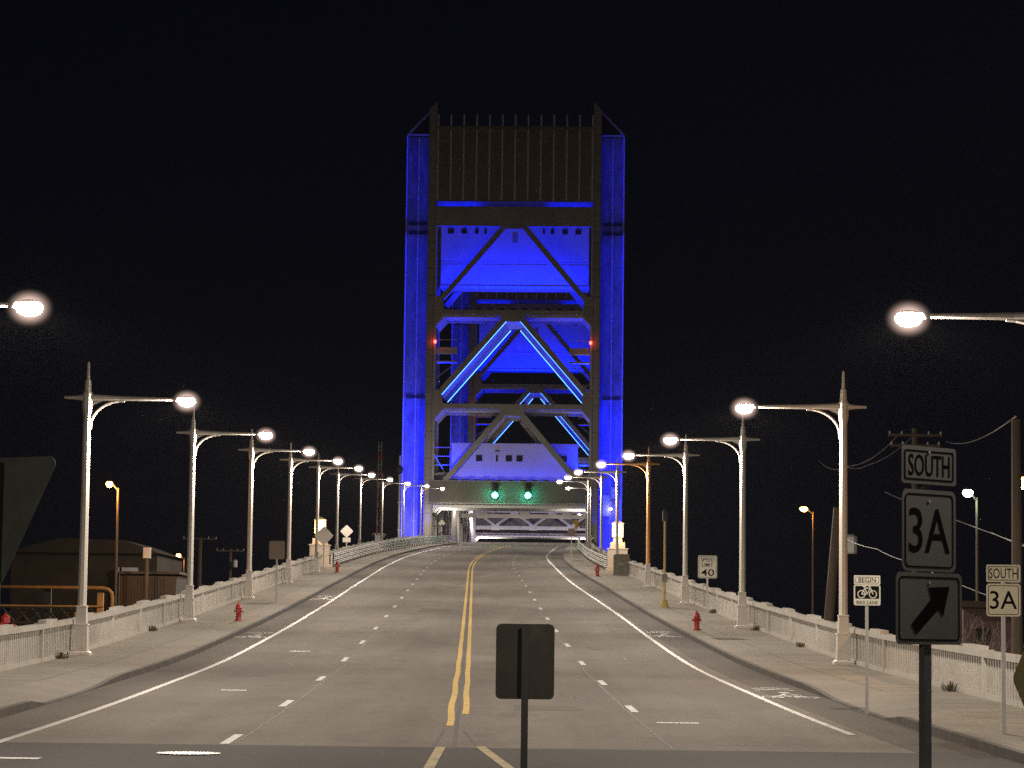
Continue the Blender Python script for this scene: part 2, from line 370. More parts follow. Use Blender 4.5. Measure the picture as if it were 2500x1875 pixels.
def bike_mark(D, l):
    mb = MB()
    def disc(d, x, r, t):
        n = 14; vs = []
        for i in range(n):
            a = 2*math.pi*i/n
            for rr in (r, r-t): vs.append((cx(D)+l+x+rr*math.cos(a), D+d+1.6*rr*math.sin(a), zr(D+d+1.6*rr*math.sin(a))+.007))
        mb.add(vs, [(2*i, 2*i+1, (2*i+3) % (2*n), (2*i+2) % (2*n)) for i in range(n)])
    disc(0, -.42, .3, .09); disc(0, .42, .3, .09)
    for d0, x0, d1, x1 in ((0, -.42, .9, -.1), (.9, -.1, .8, .3), (.8, .3, 0, .42), (.9, -.1, 0, .1), (0, .1, .8, .3), (.9, -.1, 1.9, .1), (1.9, .1, 1.2, .35)):
        p, q = Vector((x0, d0)), Vector((x1, d1)); nrm = Vector((-(q-p).y, (q-p).x)).normalized()*.06
        pts = [p+nrm, p-nrm, q-nrm, q+nrm]
        mb.add([(cx(D)+l+t.x, D+t.y, zr(D+t.y)+.0075) for t in pts], [(0, 1, 2, 3)])
    disc(2.5, .12, .16, .159)
    for s0 in (3.6, 4.5):
        mb.add([(cx(D)+l+x, D+y, zr(D+y)+.007) for x, y in ((-.5, s0), (-.5, s0+.25), (0, s0+.75), (.5, s0+.25), (.5, s0), (0, s0+.45))], [(0, 1, 2, 5), (5, 2, 3, 4)])
    return mb.build('bicycle_marking', M['worn_paint'], road)
bike_mark(65.5, 7.95); bike_mark(103, -8.25); bike_mark(108.5, 7.95); bike_mark(150, -8.2)
# sidewalks, kerbs, viaduct walls
for sd, nm in ((-1, 'left'), (1, 'right')):
    jn = MB()
    for k in range(36, 330, 2): a, b = sorted((sd*(KERB+.2), sd*12.1)); ribbon(jn, k+.0, k+.03, sd*(KERB+1.52) if sd > 0 else -12.1, 12.1 if sd > 0 else -(KERB+1.52), .163)
    ribbon(jn, 66, 330, sd*(KERB+1.49)-.012, sd*(KERB+1.49)+.012, .163)
    mb = MB(); st = stations(-60, 640); vs = []; cols = ((KERB+.16, 0), (KERB+1.5, 1), (12.6, 1))
    for D in st:
        for l, fl in cols: vs.append((cx(D)+sd*l, D, zr(D)+(.16 if fl else kh(D, sd))))
    n = 3; mb.add(vs, [(i*n+j, i*n+j+1, (i+1)*n+j+1, (i+1)*n+j) for i in range(len(st)-1) for j in range(n-1)])
    swk = struct(mb.build('sidewalk', M['sidewalk'])); jn.build('slab_joint', M['joint'], swk)
    mb = MB(); vs = []
    for D in st:
        h = kh(D, sd)+.004
        for l, z in ((KERB, -.1), (KERB+.01, h), (KERB+.16, h), (KERB+.16, -.1)): vs.append((cx(D)+sd*l, D, zr(D)+z))
    n = 4; mb.add(vs, [(i*n+j, i*n+j+1, (i+1)*n+j+1, (i+1)*n+j) for i in range(len(st)-1) for j in range(n-1)])
    struct(mb.build('kerb', M['kerb']))
    mb = MB(); vs = []
    for D in st: vs += [(cx(D)+sd*12.6, D, zr(D)+.16), (cx(D)+sd*12.75, D, zr(D)+.02), (cx(D)+sd*12.75, D, TER-.5)]
    mb.add(vs, [(i*3+j, i*3+j+1, i*3+j+4, i*3+j+3) for i in range(len(st)-1) for j in range(2)])
    struct(mb.build('viaduct_wall', M['concrete']))
mb = MB(); mb.box(-7, 7, -8, 31, -.2, .17); struct(mb.build('traffic_island', M['concrete']))

# ------------------------------------------------------------------ balustrades
def balustrade(sd, label):
    t = thing('balustrade', label, 'railing', (cx(40)+sd*12.25, 40, zr(40)+.16), 0, 'concrete balustrades along the bridge sidewalks')
    ox, oy, oz = t.location; LAT = sd*12.25
    P = lambda D, dl, z: (cx(D)+LAT+dl-ox, D-oy, zr(D)+.16+z-oz)
    starts = [40+7.625*k for k in range(47)]
    for k, D in enumerate(starts):
        e = D+7.625
        b = MB(); p = P(D, 0, 0); wd = .17 if k % 4 else .26
        b.box(p[0]-.13, p[0]+.13, p[1]-wd/2, p[1]+wd/2, p[2]-.02, p[2]+1.12); b.build('post', M['rail'], t)
        if k == len(starts)-1: break
        b = MB(); n = 24; a = D+wd/2+.02
        for q in range(n):
            d0 = a+(7.625-wd-.06)*(q+.5)/n
            p = P(d0, 0, 0); b.box(p[0]-.05, p[0]+.05, p[1]-.075, p[1]+.075, p[2]+.12, p[2]+.95)
        b.build('baluster_panel', M['rail'], t)
        b = MB(); lo, hi = D+wd/2+.003, e-.11
        b.bar(P(lo, 0, .06), P(hi, 0, .06), .22, .13); b.build('bottom_rail', M['rail'], t)
        b = MB(); b.bar(P(lo, 0, 1.02), P(hi, 0, 1.02), .26, .15)
        b.bar(P(D+.5, 0, 1.145), P(D+2.6, 0, 1.145), .24, .10); b.build('coping', M['rail'], t)
    return t
balustrade(-1, 'pale balustrade edging the sidewalk that has the square brown sign back')
balustrade(1, 'pale balustrade edging the sidewalk that has the speed limit sign')

# ------------------------------------------------------------------ street lamps (arm along +X)
def make_lamp():
    t = thing('street_lamp', '', 'street lamp', (0, 0, 0))
    b = MB(); b.frustum(-.04, .31, .08, .31); b.frustum(.08, .29, .13, .22); b.frustum(.13, .215, .90, .20); b.frustum(.90, .225, .96, .225); b.frustum(.96, .17, 1.46, .15); b.frustum(1.46, .165, 1.52, .165)
    b.box(-.12, .12, -.226, -.2, .2, .58)
    b.build('plinth', M['pole'], t, bevel=.012)
    b = MB(); b.tube([(0, 0, 1.50), (0, 0, 7.5)], [.14, .118], 8); pole = b.build('pole', M['pole'], t)
    b = MB(); b.tube([(0, 0, 7.45), (0, 0, 7.7), (0, 0, 8.12), (0, 0, 8.22), (0, 0, 8.55), (0, 0, 8.56), (0, 0, 9.1), (0, 0, 9.14)], [.12, .165, .165, .11, .09, .055, .04, .01], 8); b.build('finial', M['pole'], t)
    b = MB(); b.tube([(.1, 0, 8.0), (1.0, 0, 7.99), (2.75, 0, 7.98)], [.12, .08, .05], 8); b.tube([(-.1, 0, 8.0), (-.35, 0, 8.0), (-.72, 0, 8.0)], [.11, .065, .045], 8); b.build('arm', M['pole'], t)
    b = MB(); arc = []
    for i in range(9):
        a = R(90*i/8); arc.append((.1+1.05*(1-math.cos(a))**.9, 0, 7.0+.92*math.sin(a)**.75))
    b.tube(arc, [.045]*9, 6); b.tube([(.1, 0, 7.75), (.22, 0, 7.85), (.42, 0, 7.92)], [.06, .06, .05], 6); b.build('bracket', M['pole'], t)
    b = MB(); b.lathe([(.02, .12), (.08, .11), (.14, .085), (.165, .055), (.155, .045)], 14, (3.1, 0, 7.98), 1.35, 1); b.tube([(2.7, 0, 7.98), (2.85, 0, 7.98)], [.06, .07], 8)
    hd = b.build('lamp_head', M['pole'], t, True)
    b = MB(); b.lathe([(.15, .04), (.2, .0), (.215, -.06), (.195, -.13), (.14, -.19), (.06, -.22), (.01, -.222)], 14, (3.1, 0, 7.98), 1.3, 1); b.build('lens', M['lens'], hd, True)
    b = MB(); b.lathe([(.48*math.sin(R(a))+.002, -.42*math.cos(R(a))) for a in range(0, 181, 18)], 20, (3.1, 0, 7.92), 1.083, 1); b.build('frosted_bowl', M['bowl'], hd, True)  # emissive halo volume, no part of the lamp fitting
    l = light('POINT', 'lamp_light', (3.1, 0, 7.98-.13), LAMP_W, LAMP_C, hd, shadow_soft_size=.06)
    l.data.use_nodes = True; nt = l.data.node_tree; em = nt.nodes['Emission']      # batwing spread of a road luminaire
    tc = nt.nodes.new('ShaderNodeTexCoord'); sx = nt.nodes.new('ShaderNodeSeparateXYZ'); nt.links.new(tc.outputs['Normal'], sx.inputs[0])
    mr = nt.nodes.new('ShaderNodeMapRange'); mr.inputs[1].default_value = -1; mr.inputs[2].default_value = 1; nt.links.new(sx.outputs['Z'], mr.inputs[0])
    v = ramp(nt, mr.outputs[0], [(0.0, (.16,)*3), (.13, (.26,)*3), (.25, (.75,)*3), (.33, (1,)*3), (.40, (.8,)*3), (.47, (.34,)*3), (.56, (.26,)*3), (.8, (.2,)*3)])
    nt.links.new(v, em.inputs['Strength'])
    return t
lamp0 = make_lamp()
LL = [(-12.0, -7.6, 'left lamp post standing behind the viewpoint'),  # unseen lamp added to light the foreground signs
      (-12.75, 53.4, 'left lamp post mostly outside the frame, only its lit arm end showing'),
      (-13.26, 83.9, 'tallest lamp post on the left, its full white pole beside the orange pipe frame'),
      (-13.55, 114.4, 'second full lamp post on the left, standing just behind the red hydrant'),
      (-13.99, 144.9, 'third full lamp post on the left, beside the square brown sign back'),
      (-14.38, 175.4, 'left lamp post between the brown sign back and the lantern pillar'),
      (-14.75, 205.9, 'left lamp post whose pole crosses in front of the lit lantern'),
      (-15.88, 247, 'left lamp post between the lit lantern and the grey diamond sign'),
      (-16.02, 287, 'left lamp post just past the grey diamond sign back'),
      (-15.64, 328, 'left lamp post beside the striped raised gate arm'),
      (-14.31, 360, 'left lamp post with its pole in front of the blue tower panel'),
      (-12.95, 388, 'left lamp post nearest the tower, its lamp in front of the dark portal beam')]
RL = [(11.2, 22.9, 'right lamp post beside the viewpoint, outside the frame'),  # unseen lamp, added for light on the sign faces
      (11.0, 53.4, 'right lamp arm entering from the right frame edge, its post outside'),
      (10.37, 83.9, 'tallest lamp post on the right, beside the bike lane sign'),
      (9.86, 114.4, 'second full lamp post on the right, beyond the speed limit sign'),
      (9.42, 144.9, 'right lamp post between the yellow pole and the speed limit sign'),
      (8.98, 175.4, 'tan orange painted lamp post on the right sidewalk'),
      (8.40, 212, 'right lamp post whose pole crosses in front of the lit lantern'),
      (8.35, 247, 'right lamp post just past the lit lantern, in front of the blue panel'),
      (8.31, 287, 'right lamp post in front of the grey tower column'),
      (10.9, 365, 'right lamp post nearest the tower, lamp against the portal beam')]
first = True
for sd, lst in ((1, LL), (-1, RL)):
    for x, D, lab in lst:
        o = lamp0 if first else copy_tree(lamp0); first = False
        o.location = (x, D, zr(D)+.16); o.rotation_euler = (0, 0, 0 if sd > 0 else math.pi)
        tag(o, lab, 'street lamp', 'street lamps along the bridge')
        if 'orange painted' in lab:
            for ch in o.children:
                if ch.name.split('.')[0] in ('pole', 'finial', 'arm', 'bracket'):
                    ch.data = ch.data.copy(); ch.data.materials[0] = M['pole_orange']; ch['label'] = 'tan orange painted '+ch.name.split('.')[0]

# ------------------------------------------------------------------ lift tower
T0 = Vector((.05, 400, zr(400))); TRZ = -R(2.15); CT, ST = math.cos(TRZ), math.sin(TRZ)
def tw(x, y, z): return (T0.x+x*CT-y*ST, T0.y+x*ST+y*CT, T0.z+z)
DEP = 11.0
def tower(y0, label, near, lf):
    t = thing('lift_tower', label, 'bridge tower', tw(0, y0, 0), TRZ, 'lift towers of the bridge'); t.scale = (1, 1, 1.018)
    G, P = M['tower'], M['panel']
    for s in (-1, 1):
        b = MB(); b.prism([(s*11.8, -8), (s*13, -8), (s*13, 64.3), (s*11.9, 65.5), (s*11.8, 65.5)], 0, 1.3); c = b.build('column', G, t)
        b = MB(); b.box(*sorted((s*11.55, s*11.797)), 0.25, 1.0, 9.4, 46.9); b.build('inner_flange', M['steel_lit'], c)
        b = MB()
        for z in (21.9, 46.6): b.box(*sorted((s*11.75, s*13.05)), -.06, -.003, z, z+.12)
        b.build('splice_band', M['seam'], c)
        b = MB()
        for z in range(-4, 62, 4): b.box(*sorted((s*11.81, s*12.99)), -.025, -.002, z+.5, z+.58)
        for xx in (11.95, 12.85): b.box(*sorted((s*xx, s*(xx+.05))), -.03, -.003, -7, 63)
        b.build('plate_seam', M['portal'], c)
        b = MB(); b.box(*sorted((s*11.7, s*13)), DEP, DEP+1.3, -8, 62); b.build('rear_column', M['steel_lit'], t)
        b = MB(); b.box(*sorted((s*12.0, s*12.8)), 1.31, DEP-.01, -8, 58); b.build('column_web', M['steel_lit'], t)
        b = MB(); b.box(*sorted((s*13.003, s*16.3)), 4.0, DEP, -9, 60.9); pn = b.build('side_panel', P, t)
        b = MB(); x = s*14.72; b.box(x-.09, x+.09, 3.82, 3.995, -9, 60.8)
        for z in range(0, 57, 3): b.box(x-.19, x+.19, 3.76, 3.99, z+.4, z+.62)
        b.build('seam_rib', M['seam'], pn)
        for z in (21.7, 46.2, 47.6):
            b = MB()
            for q in (-.78, .78): b.box(x+q-.62, x+q+.62, 3.5, 3.99, z, z+.42)
            b.box(x-.2, x+.2, 3.6, 3.7, z+.1, z+.2); b.build('ledge', M['black'], pn)
        b = MB(); b.box(*sorted((s*16.303, s*16.5)), 2.0, DEP, -9, 60.9); b.build('edge_flange', M['seam'], pn)
        b = MB(); b.bar((s*13, 3.0, 61.05), (s*16.5, 3.0, 61.05), .25, .28); b.bar((s*16.45, 3, 61.0), (s*12.9, 3, 64.7), .24, .24)
        b.bar((s*14.7, 3.0, 61.1), (s*14.7, 3.0, 62.8), .1, .1); b.bar((s*16.45, 3, 61), (s*16.45, 9, 61), .2, .2); b.bar((s*16.45, 9, 61), (s*12.9, 9, 64.7), .22, .22)
        b.build('roof_frame', M['seam'], t)
        b = MB(); b.prism([(s*13.01, 61.25), (s*16.1, 61.25), (s*13.01, 64.4)], 3.3, 3.4); b.build('roof_infill', M['black'], t)
        # wash lights hidden behind the column edge and behind the outer flange
        for (za, zb, pw) in ((-5, 21.6, 1250), (22.3, 46, 285), (48.3, 60.7, 78)):
            for xx, dx, k in ((13.15, .55, 1.0), (16.2, -.55, 1.0)):
                l = light('AREA', 'blue_wash_light', (s*xx, 1.75, (za+zb)/2), pw*k*lf, BLUE, pn, shape='RECTANGLE', size=.12, size_y=zb-za)
                d = Vector((s*dx, 1, 0)).normalized(); zax = -d; yax = Vector((0, 0, 1)); xax = yax.cross(zax)
                l.rotation_euler = Matrix((xax, yax, zax)).transposed().to_euler()
    # screen panel with fins
    b = MB(); b.box(-11.795, 11.795, .7, 1.2, 50.8, 61.8); b.box(-11.79, 11.79, .5, .69, 61.55, 61.95); sp = b.build('screen_panel', M['tower_dark'], t)
    b = MB()
    for k in range(-6, 7):
        x = k*1.94; b.box(x-.13, x+.13, .3, .69, 50.9, 61.5); b.box(x-.12, x+.12, .45, .68, 61.96, 63.7)
    b.build('fin', M['house'], sp)
    b = MB(); b.box(-11.797, 11.797, .05, 1.25, 47.0, 49.9); tb = b.build('top_beam', G, t)
    b = MB(); b.box(-11.79, 11.79, 2.2, 2.4, 49.3, 51.4); b.build('gap_wall', M['steel_lit'], tb)
    for s in (-1, 1):
        l = light('AREA', 'blue_gap_light', (s*8.3, 1.4, 50.1), 75*lf, BLUE, tb, shape='RECTANGLE', size=6.5, size_y=.2); aim(l, (0, 1, .25))
    # struts, gussets, braces: front faces grey, wide soffits behind them
    for z0, z1 in ((33.85, 34.5), (19.95, 20.65)):
        b = MB(); b.box(-11.797, 11.797, 0.02, .9, z0, z1); st = b.build('strut', G, t)
        b = MB(); b.box(-11.79, 11.79, .95, DEP, z0+.03, z1-.05)
        for yy in (1.6, 9.6): b.box(-11.7, 11.7, yy, yy+.25, z0-.25, z0+.02)
        b.build('strut_soffit', M['steel_lit'], st)
    for s in (-1, 1):
        for zz in (34.2, 20.3):
            b = MB(); b.prism([(s*11.9, zz+2.4), (s*10.6, zz+2.3), (s*10.35, zz+.3), (s*10.35, zz-.4), (s*11.7, zz-2.0), (s*11.9, zz-2.0)], -.05, .015); b.build('gusset', G, t)
            b = MB(); b.prism([(s*11.7, zz-.45), (s*10.35, zz-.45), (s*11.7, zz-1.9)], .95, DEP); b.build('knee_plate', M['steel_lit'], t)
        for pa, pb, dd, edge_glow in (((1.35, 47.1), (10.7, 36.2), 0, 0), ((1.35, 33.2), (10.9, 22.3), 1, 1), ((1.4, 19.2), (10.1, 9.1), 1, 0)):
            b = MB(); b.bar((s*pa[0], .45, pa[1]), (s*pb[0], .45, pb[1]), .8, .55, (0, 1, 0)); br = b.build('brace', G, t)
            d = (Vector((pb[0], pb[1]))-Vector((pa[0], pa[1]))).normalized(); nx, nz = -d.y*-1, d.x
            off = Vector((d.y, -d.x))*.05
            if dd:
                b = MB(); b.bar((s*(pa[0]+off.x), 5.9, pa[1]+off.y), (s*(pb[0]+off.x), 5.9, pb[1]+off.y), 9.9, .36, (0, 0, 1)); b.build('brace_soffit', M['steel_lit'], br)
                b = MB(); b.bar((s*(pa[0]-.3), 10.9, pa[1]-.3), (s*(pb[0]-.3), 10.9, pb[1]-.3), .4, .7, (0, 0, 1)); b.build('rear_flange', M['steel_lit'], br)
            else:
                b = MB(); b.bar((s*pa[0], 10.6, pa[1]), (s*pb[0], 10.6, pb[1]), .8, 1.1, (0, 1, 0)); b.build('rear_brace', M['steel_lit'], br)
            if edge_glow:
                for yy, o2 in ((1.05, .33), (10.9, .75)):
                    b = MB(); q = Vector((d.y, -d.x))*-o2
                    q = q if q.y < 0 else -q
                    b.bar((s*(pa[0]+q.x), yy, pa[1]+q.y), (s*(pb[0]+q.x), yy, pb[1]+q.y), .2, .2); b.build('light_strip', M['led'], br)  # lit flange edge drawn as a glowing bar
    for zz, hw in ((47.0, 1.55), (34.2, 1.7), (20.3, 1.7)):
        b = MB(); b.prism([(-hw, zz+.3), (hw, zz+.3), (hw+.35, zz-.4), (hw-.2, zz-1.35), (-hw+.2, zz-1.35), (-hw-.35, zz-.4)] if zz < 40 else [(-hw, zz+.1), (hw, zz+.1), (hw-.1, zz-.45), (-hw+.1, zz-.45)], -.055, .012); b.build('apex_gusset', G, t)
        if zz < 40:
            b = MB(); b.box(-hw+.25, hw-.25, .95, DEP, zz-1.3, zz-.4); b.build('apex_soffit', M['steel_lit'], t)
    # portal
    b = MB(); b.box(-12.1, 11.797, -.4, .9, 6.15, 9.2); pt = b.build('portal_beam', M['portal'], t, bevel=.05)
    b = MB(); b.prism([(-11.7, 4.6), (-10.9, 5.45), (10.9, 5.45), (11.7, 4.6), (11.7, 6.1), (-11.7, 6.1)], .9, DEP); b.build('portal_soffit', M['house'], pt)
    for s in (-1, 1):
        for yy in (3, 8):
            l = light('SPOT', 'portal_uplight', (s*10.3, yy, 3.2), 900 if near else 2600, (1, .9, .78), pt, spot_size=R(125), spot_blend=.6, shadow_soft_size=.1); aim(l, (-s*.35, 0, 1))
        b = MB(); b.box(*sorted((s*10.25, s*11.79)), 2.8, 3.2, 2.7, 2.85); b.lathe([(.12, 2.85), (.16, 3.0), (.05, 3.02)], 8, (s*10.35, 3, 0)); b.build('uplight', M['black'], pt)
    b = MB(); b.bar((-12.2, -.45, 6.05), (11.8, -.45, 6.05), .12, .14); b.bar((-12.2, -.47, 9.28), (11.8, -.47, 9.28), .1, .12); b.build('edge_trim', M['tower'], pt)
    # floodlights on the struts and under the top beam, with the blue light they give
    for z, pw, yy, xw in ((34.55, 7500, 1.2, 19), (20.7, 3200, 3.0, 19), (9.3, 480, 3.0, 18)):
        for k in range(-5, 6):
            b = MB(); b.box(k*1.75-.35, k*1.75+.35, .3, .75, z+.06, z+.28); b.box(k*1.75-.08, k*1.75+.08, .45, .6, z, z+.06); fx = b.build('floodlight', M['black'], t)
        l = light('AREA', 'blue_floodlight', (0, yy, z+.3), pw*lf, BLUE, fx, shape='RECTANGLE', size=xw, size_y=.8); aim(l, (0, .12 if z < 30 else .25, 1))
    for s in (-1, 1):
        b = MB(); b.box(*sorted((s*8.0, s*8.6)), 1.6, 2.2, 9.21, 9.6); bf = b.build('brace_floodlight', M['black'], t)
        l = light('SPOT', 'blue_brace_light', (s*8.1, 2.4, 9.75), 420*lf, BLUE, bf, spot_size=R(70), spot_blend=.8, shadow_soft_size=.2); aim(l, (-s*.6, .12, .8))
        b = MB(); b.box(*sorted((s*12.1, s*12.7)), -2.3, -1.8, .1, .5); gf = b.build('ground_floodlight', M['black'], t)
        l = light('SPOT', 'blue_base_light', (s*12.4, -2.0, .6), 900*lf, BLUE, gf, spot_size=R(60), spot_blend=.8, shadow_soft_size=.2); aim(l, (0, .22, 1))
        for z, pw in ((23.2, 9000), (10.6, 5000)):
            b = MB(); b.box(*sorted((s*11.1, s*11.54)), 2.6, 3.2, z, z+.35); cf = b.build('column_floodlight', M['black'], t)
            l = light('SPOT', 'blue_column_light', (s*11.3, 3.6, z+.5), pw*lf, BLUE, cf, spot_size=R(110), spot_blend=.8, shadow_soft_size=.2); aim(l, (-s*.55, .25, 1))
    for s in (-1, 1):
        for x, wd in ((9.6, .9), (7.6, .8), (5.7, .5), (4.4, .3)):
            b = MB(); b.box(s*x-wd/2, s*x+wd/2, 1.6, 2.3, 46.1, 46.8); b.box(s*x-.06, s*x+.06, 1.9, 2.0, 46.8, 47.1); b.build('hanging_floodlight', M['black'], t)
    # side platforms with red beacons
    for s in (-1, 1):
        b = MB(); x0, x1 = sorted((s*11.5, s*8.4)); b.box(x0, x1, 1.4, 3.2, 26.9, 27.1); b.box(x0, x1, 1.5, 2.8, 28.2, 29.1)
        for x in (x0+.1, (x0+x1)/2, x1-.1): b.bar((x, 1.45, 27.1), (x, 1.45, 30.2), .08, .08)
        b.bar((x0, 1.45, 30.2), (x1, 1.45, 30.2), .08, .08); b.bar((s*11.5, 2, 24.6), (s*8.5, 2, 26.9), .15, .15)
        pf = b.build('side_platform', M['steel'], t)
        b = MB(); b.lathe([(.14, 0), (.2, .12), (.2, .32), (.1, .46), (.02, .5)], 10, (s*11.62, -.25, 29.5)); b.build('red_beacon', M['beacon'], pf, True)
        light('POINT', 'beacon_light', (s*11.62, -.75, 29.75), 12, (1, .05, .03), pf, shadow_soft_size=.1)
    return t
near_t = tower(0, 'near blue lit lift tower with grey front columns and white house inside', True, 1.0)
far_t = tower(119, 'far blue lit lift tower seen through the near one', False, .75)
# extra fittings only on the near tower
b = MB(); b.tube([(-16.75, 1.6, -6), (-16.75, 1.6, 13)], .17, 8)
for z in (-2, 2, 6, 10): b.box(-16.95, -16.4, 1.4, 2.1, z, z+.2)
cd_ = b.build('conduit', M['steel_lit'], near_t)
b = MB(); b.lathe([(.2, 0), (.6, .25), (.75, .8), (.6, 1.2), (.2, 1.4)], 12, (-16.9, 1.0, 10.2)); b.build('horn', M['black'], cd_, True)
b = MB(); b.box(13.4, 14.6, 3.2, 3.9, 4.5, 7.6); b.box(14.9, 16.0, 3.3, 3.9, 7.2, 8.8); b.box(15.2, 15.8, 3.5, 3.9, 1.2, 2.6); wb = b.build('wall_cabinet', M['house'], near_t)
b = MB(); b.lathe([(.02, 0), (.16, .08), (.18, .2), (.05, .34)], 10, (14.9, 3.2, 5.4)); b.build('wall_lamp', M['lens'], wb, True)
light('POINT', 'wall_lamp_light', (14.9, 2.7, 5.5), 25, (1, .95, .9), wb, shadow_soft_size=.1)
b = MB()
for z in (10.6, 11.9, 13.2, 14.5): b.bar((-11.8, 4.6, z), (-9.3, 4.6, z), .1, .1 if z > 11 else .4)
b.bar((-9.4, 4.6, 10.6), (-9.4, 4.6, 14.5), .1, .1); b.bar((-11.7, 4.6, 13.2), (-10.2, 4.6, 10.8), .1, .1)
b.box(-11.7, -9.3, 4.7, 9, 10.5, 10.7); b.build('balcony', M['steel_lit'], near_t)
b = MB(); b.box(9.9, 11.7, 4.7, 9, 10.5, 10.7)
for z in (10.6, 11.3, 12.0): b.bar((9.9, 4.6, z), (11.7, 4.6, z), .1, .25)
b.build('balcony', M['steel_lit'], near_t)
b = MB(); b.tube([(11.5, -.8, -1), (11.5, -.8, 8.2), (11.3, -.8, 8.9), (10.6, -.8, 9.3), (6.8, -.8, 9.4)], .12, 8); b.tube([(11.2, -.6, -1), (11.2, -.6, 7.4)], .1, 8); b.build('cable_mast', M['steel_lit'], near_t)

def counterweight(y0, zb, label):
    t = thing('counterweight', label, 'counterweight', tw(0, y0, zb), TRZ, 'counterweights hung in the lift towers')
    b = MB(); b.box(-11.2, 11.2, 0, 5, 0, 3.55); b.box(-11.2, 11.2, .05, 5, 3.6, 3.95); b.box(-11.2, 11.2, 0, 5, 4.0, 10.4)
    for x in (-5.5, 5.5): b.box(x-.55, x+.55, -.01, .05, 3.4, 4.2)
    b.build('block', M['weight'], t)
    b = MB(); b.box(-11.3, 11.3, -.18, -.02, -.12, .28); b.build('bottom_lip', M['seam'], t)
    b = MB(); b.box(-.35, .35, -.1, -.01, 6.9, 8.2); b.build('hatch', M['tower_dark'], t)
    b = MB()
    for x in (-9, -6, 6, 9):
        for q in (-.3, 0, .3): b.tube([(x+q, 2.5, 10.4), (x+q, 2.5, 13)], .05, 5)
    b.build('rope', M['black'], t)
counterweight(4.2, 39.0, 'big blue lit counterweight block high in the near tower behind the top braces')
counterweight(119+4.2, 38.2, 'smaller looking blue counterweight in the far tower seen between the A braces')

# control house on the portal
t = thing('control_house', 'long flat white house with small dark windows inside the near tower', 'house', tw(.3, 4.6, 9.25), TRZ)
b = MB(); b.box(-9.5, 9.5, 0, 5.6, 0, 6.05)
b.build('wall', M['house'], t)
b = MB(); b.box(-9.65, 9.65, -.12, 5.7, 6.06, 6.2); b.build('roof', M['house'], t)
for x, wd, ht in ((-5.35, .95, .95), (-2.65, .3, 1.0), (-.85, .95, .95), (.75, .95, .95), (7.4, .95, .95)):
    b = MB(); b.ring(rrect(wd+.16, ht+.16, .02, 1, x, 3.95), rrect(wd, ht, .02, 1, x, 3.95), -.07, -.005); wf = b.build('window', M['house'], t)
    b = MB(); b.prism(rrect(wd, ht, .02, 1, x, 3.95), -.03, -.008); b.build('pane', M['glass'], wf)
b = MB(); b.box(-2.95, -2.35, -.25, -.01, 4.95, 5.1); b.build('lamp_bracket', M['black'], t)
b = MB(); b.tube([(3, 3, 6.2), (3, 3, 8.8)], .06, 6); b.build('antenna', M['steel_lit'], t)

# traffic signals on the portal beam
def signal(x, lab):
    t = thing('traffic_signal', lab, 'traffic light', tw(x, -.95, 6.95), TRZ, 'traffic signals on the portal beam')
    b = MB(); b.box(-.24, .24, 0, .3, 0, 1.5); b.build('housing', M['black'], t, bevel=.03)
    b = MB(); b.bar((0, .3, .75), (0, .5, .75), .12, .2); b.build('bracket', M['black'], t)
    for k, mt in ((0, 'lens_off'), (1, 'lens_off'), (2, 'go')):
        zz = 1.25-.5*k if k < 2 else .3
        zz = (.27, .75, 1.23)[2-k]
        b = MB(); b.lathe([(.215, -.05), (.205, .02), (.12, .07), (.01, .085)], 14); o = b.build('lens', M[mt], t, True); o.rotation_euler = (R(90), 0, 0); o.location = (0, -.02, zz)
        if mt == 'go': o['label'] = 'lit green lens'; o.scale = (1.35, 1.35, 1.35); o.location.y = -.06; continue
        b = MB(); arc = [(.215*math.cos(R(a)), zz+.215*math.sin(R(a))) for a in range(-20, 201, 20)]; inn = [(.195*math.cos(R(a)), zz+.195*math.sin(R(a))) for a in range(-20, 201, 20)]
        b.prism(arc+inn[::-1], -.25, -.001); b.build('visor', M['black'], t)
    t.scale = (1.5, 1.5, 1.5); light('POINT', 'green_light', (0, -.6, .27), 130, (.02, 1, .6), t, shadow_soft_size=.15)
signal(-2.35, 'green traffic light on the dark portal beam, nearer the red beacon balcony side')
signal(2.55, 'green traffic light on the dark portal beam, nearer the yellow diamond sign')
for q, lab in zip([o for o in bpy.data.objects if o.name.startswith('traffic_signal')], ('left one of the two green traffic lights on the dark portal beam', 'right one of the two green traffic lights on the dark portal beam')): q['label'] = lab

# lift span between the towers
t = thing('lift_span', 'pale steel truss span of the bridge beyond the near tower portal', 'bridge span', tw(0, 13, 0), TRZ)
SL = 103.0; zs = zr(460)-T0.z
b = MB(); b.box(-13, 13, 0, SL, zs-2.2, zs-.35); b.build('deck_girder', M['steel_lit'], t)
for s in (-1, 1):
    X = s*11.3
    b = MB(); b.box(X-.35, X+.35, 0, SL, zs+9.2, zs+9.9); b.build('top_chord', M['steel_lit'], t)
    b = MB(); b.box(X-.35, X+.35, 0, SL, zs-.3, zs+.6); b.build('bottom_chord', M['steel_lit'], t)
    n = 9
    for k in range(n+1):
        y = .5+(SL-1)*k/n; b = MB(); b.box(X-.3, X+.3, y-.28, y+.28, zs+.61, zs+9.19); b.build('post', M['steel_lit'], t)
        if k < n:
            y2 = .5+(SL-1)*(k+1)/n; p, q = ((y, 9.1), (y2, .7)) if k % 2 else ((y, .7), (y2, 9.1))
            b = MB(); b.bar((X, p[0]+.3, zs+p[1]), (X, q[0]-.3, zs+q[1]), .4, .5); b.build('diagonal', M['steel_lit'], t)
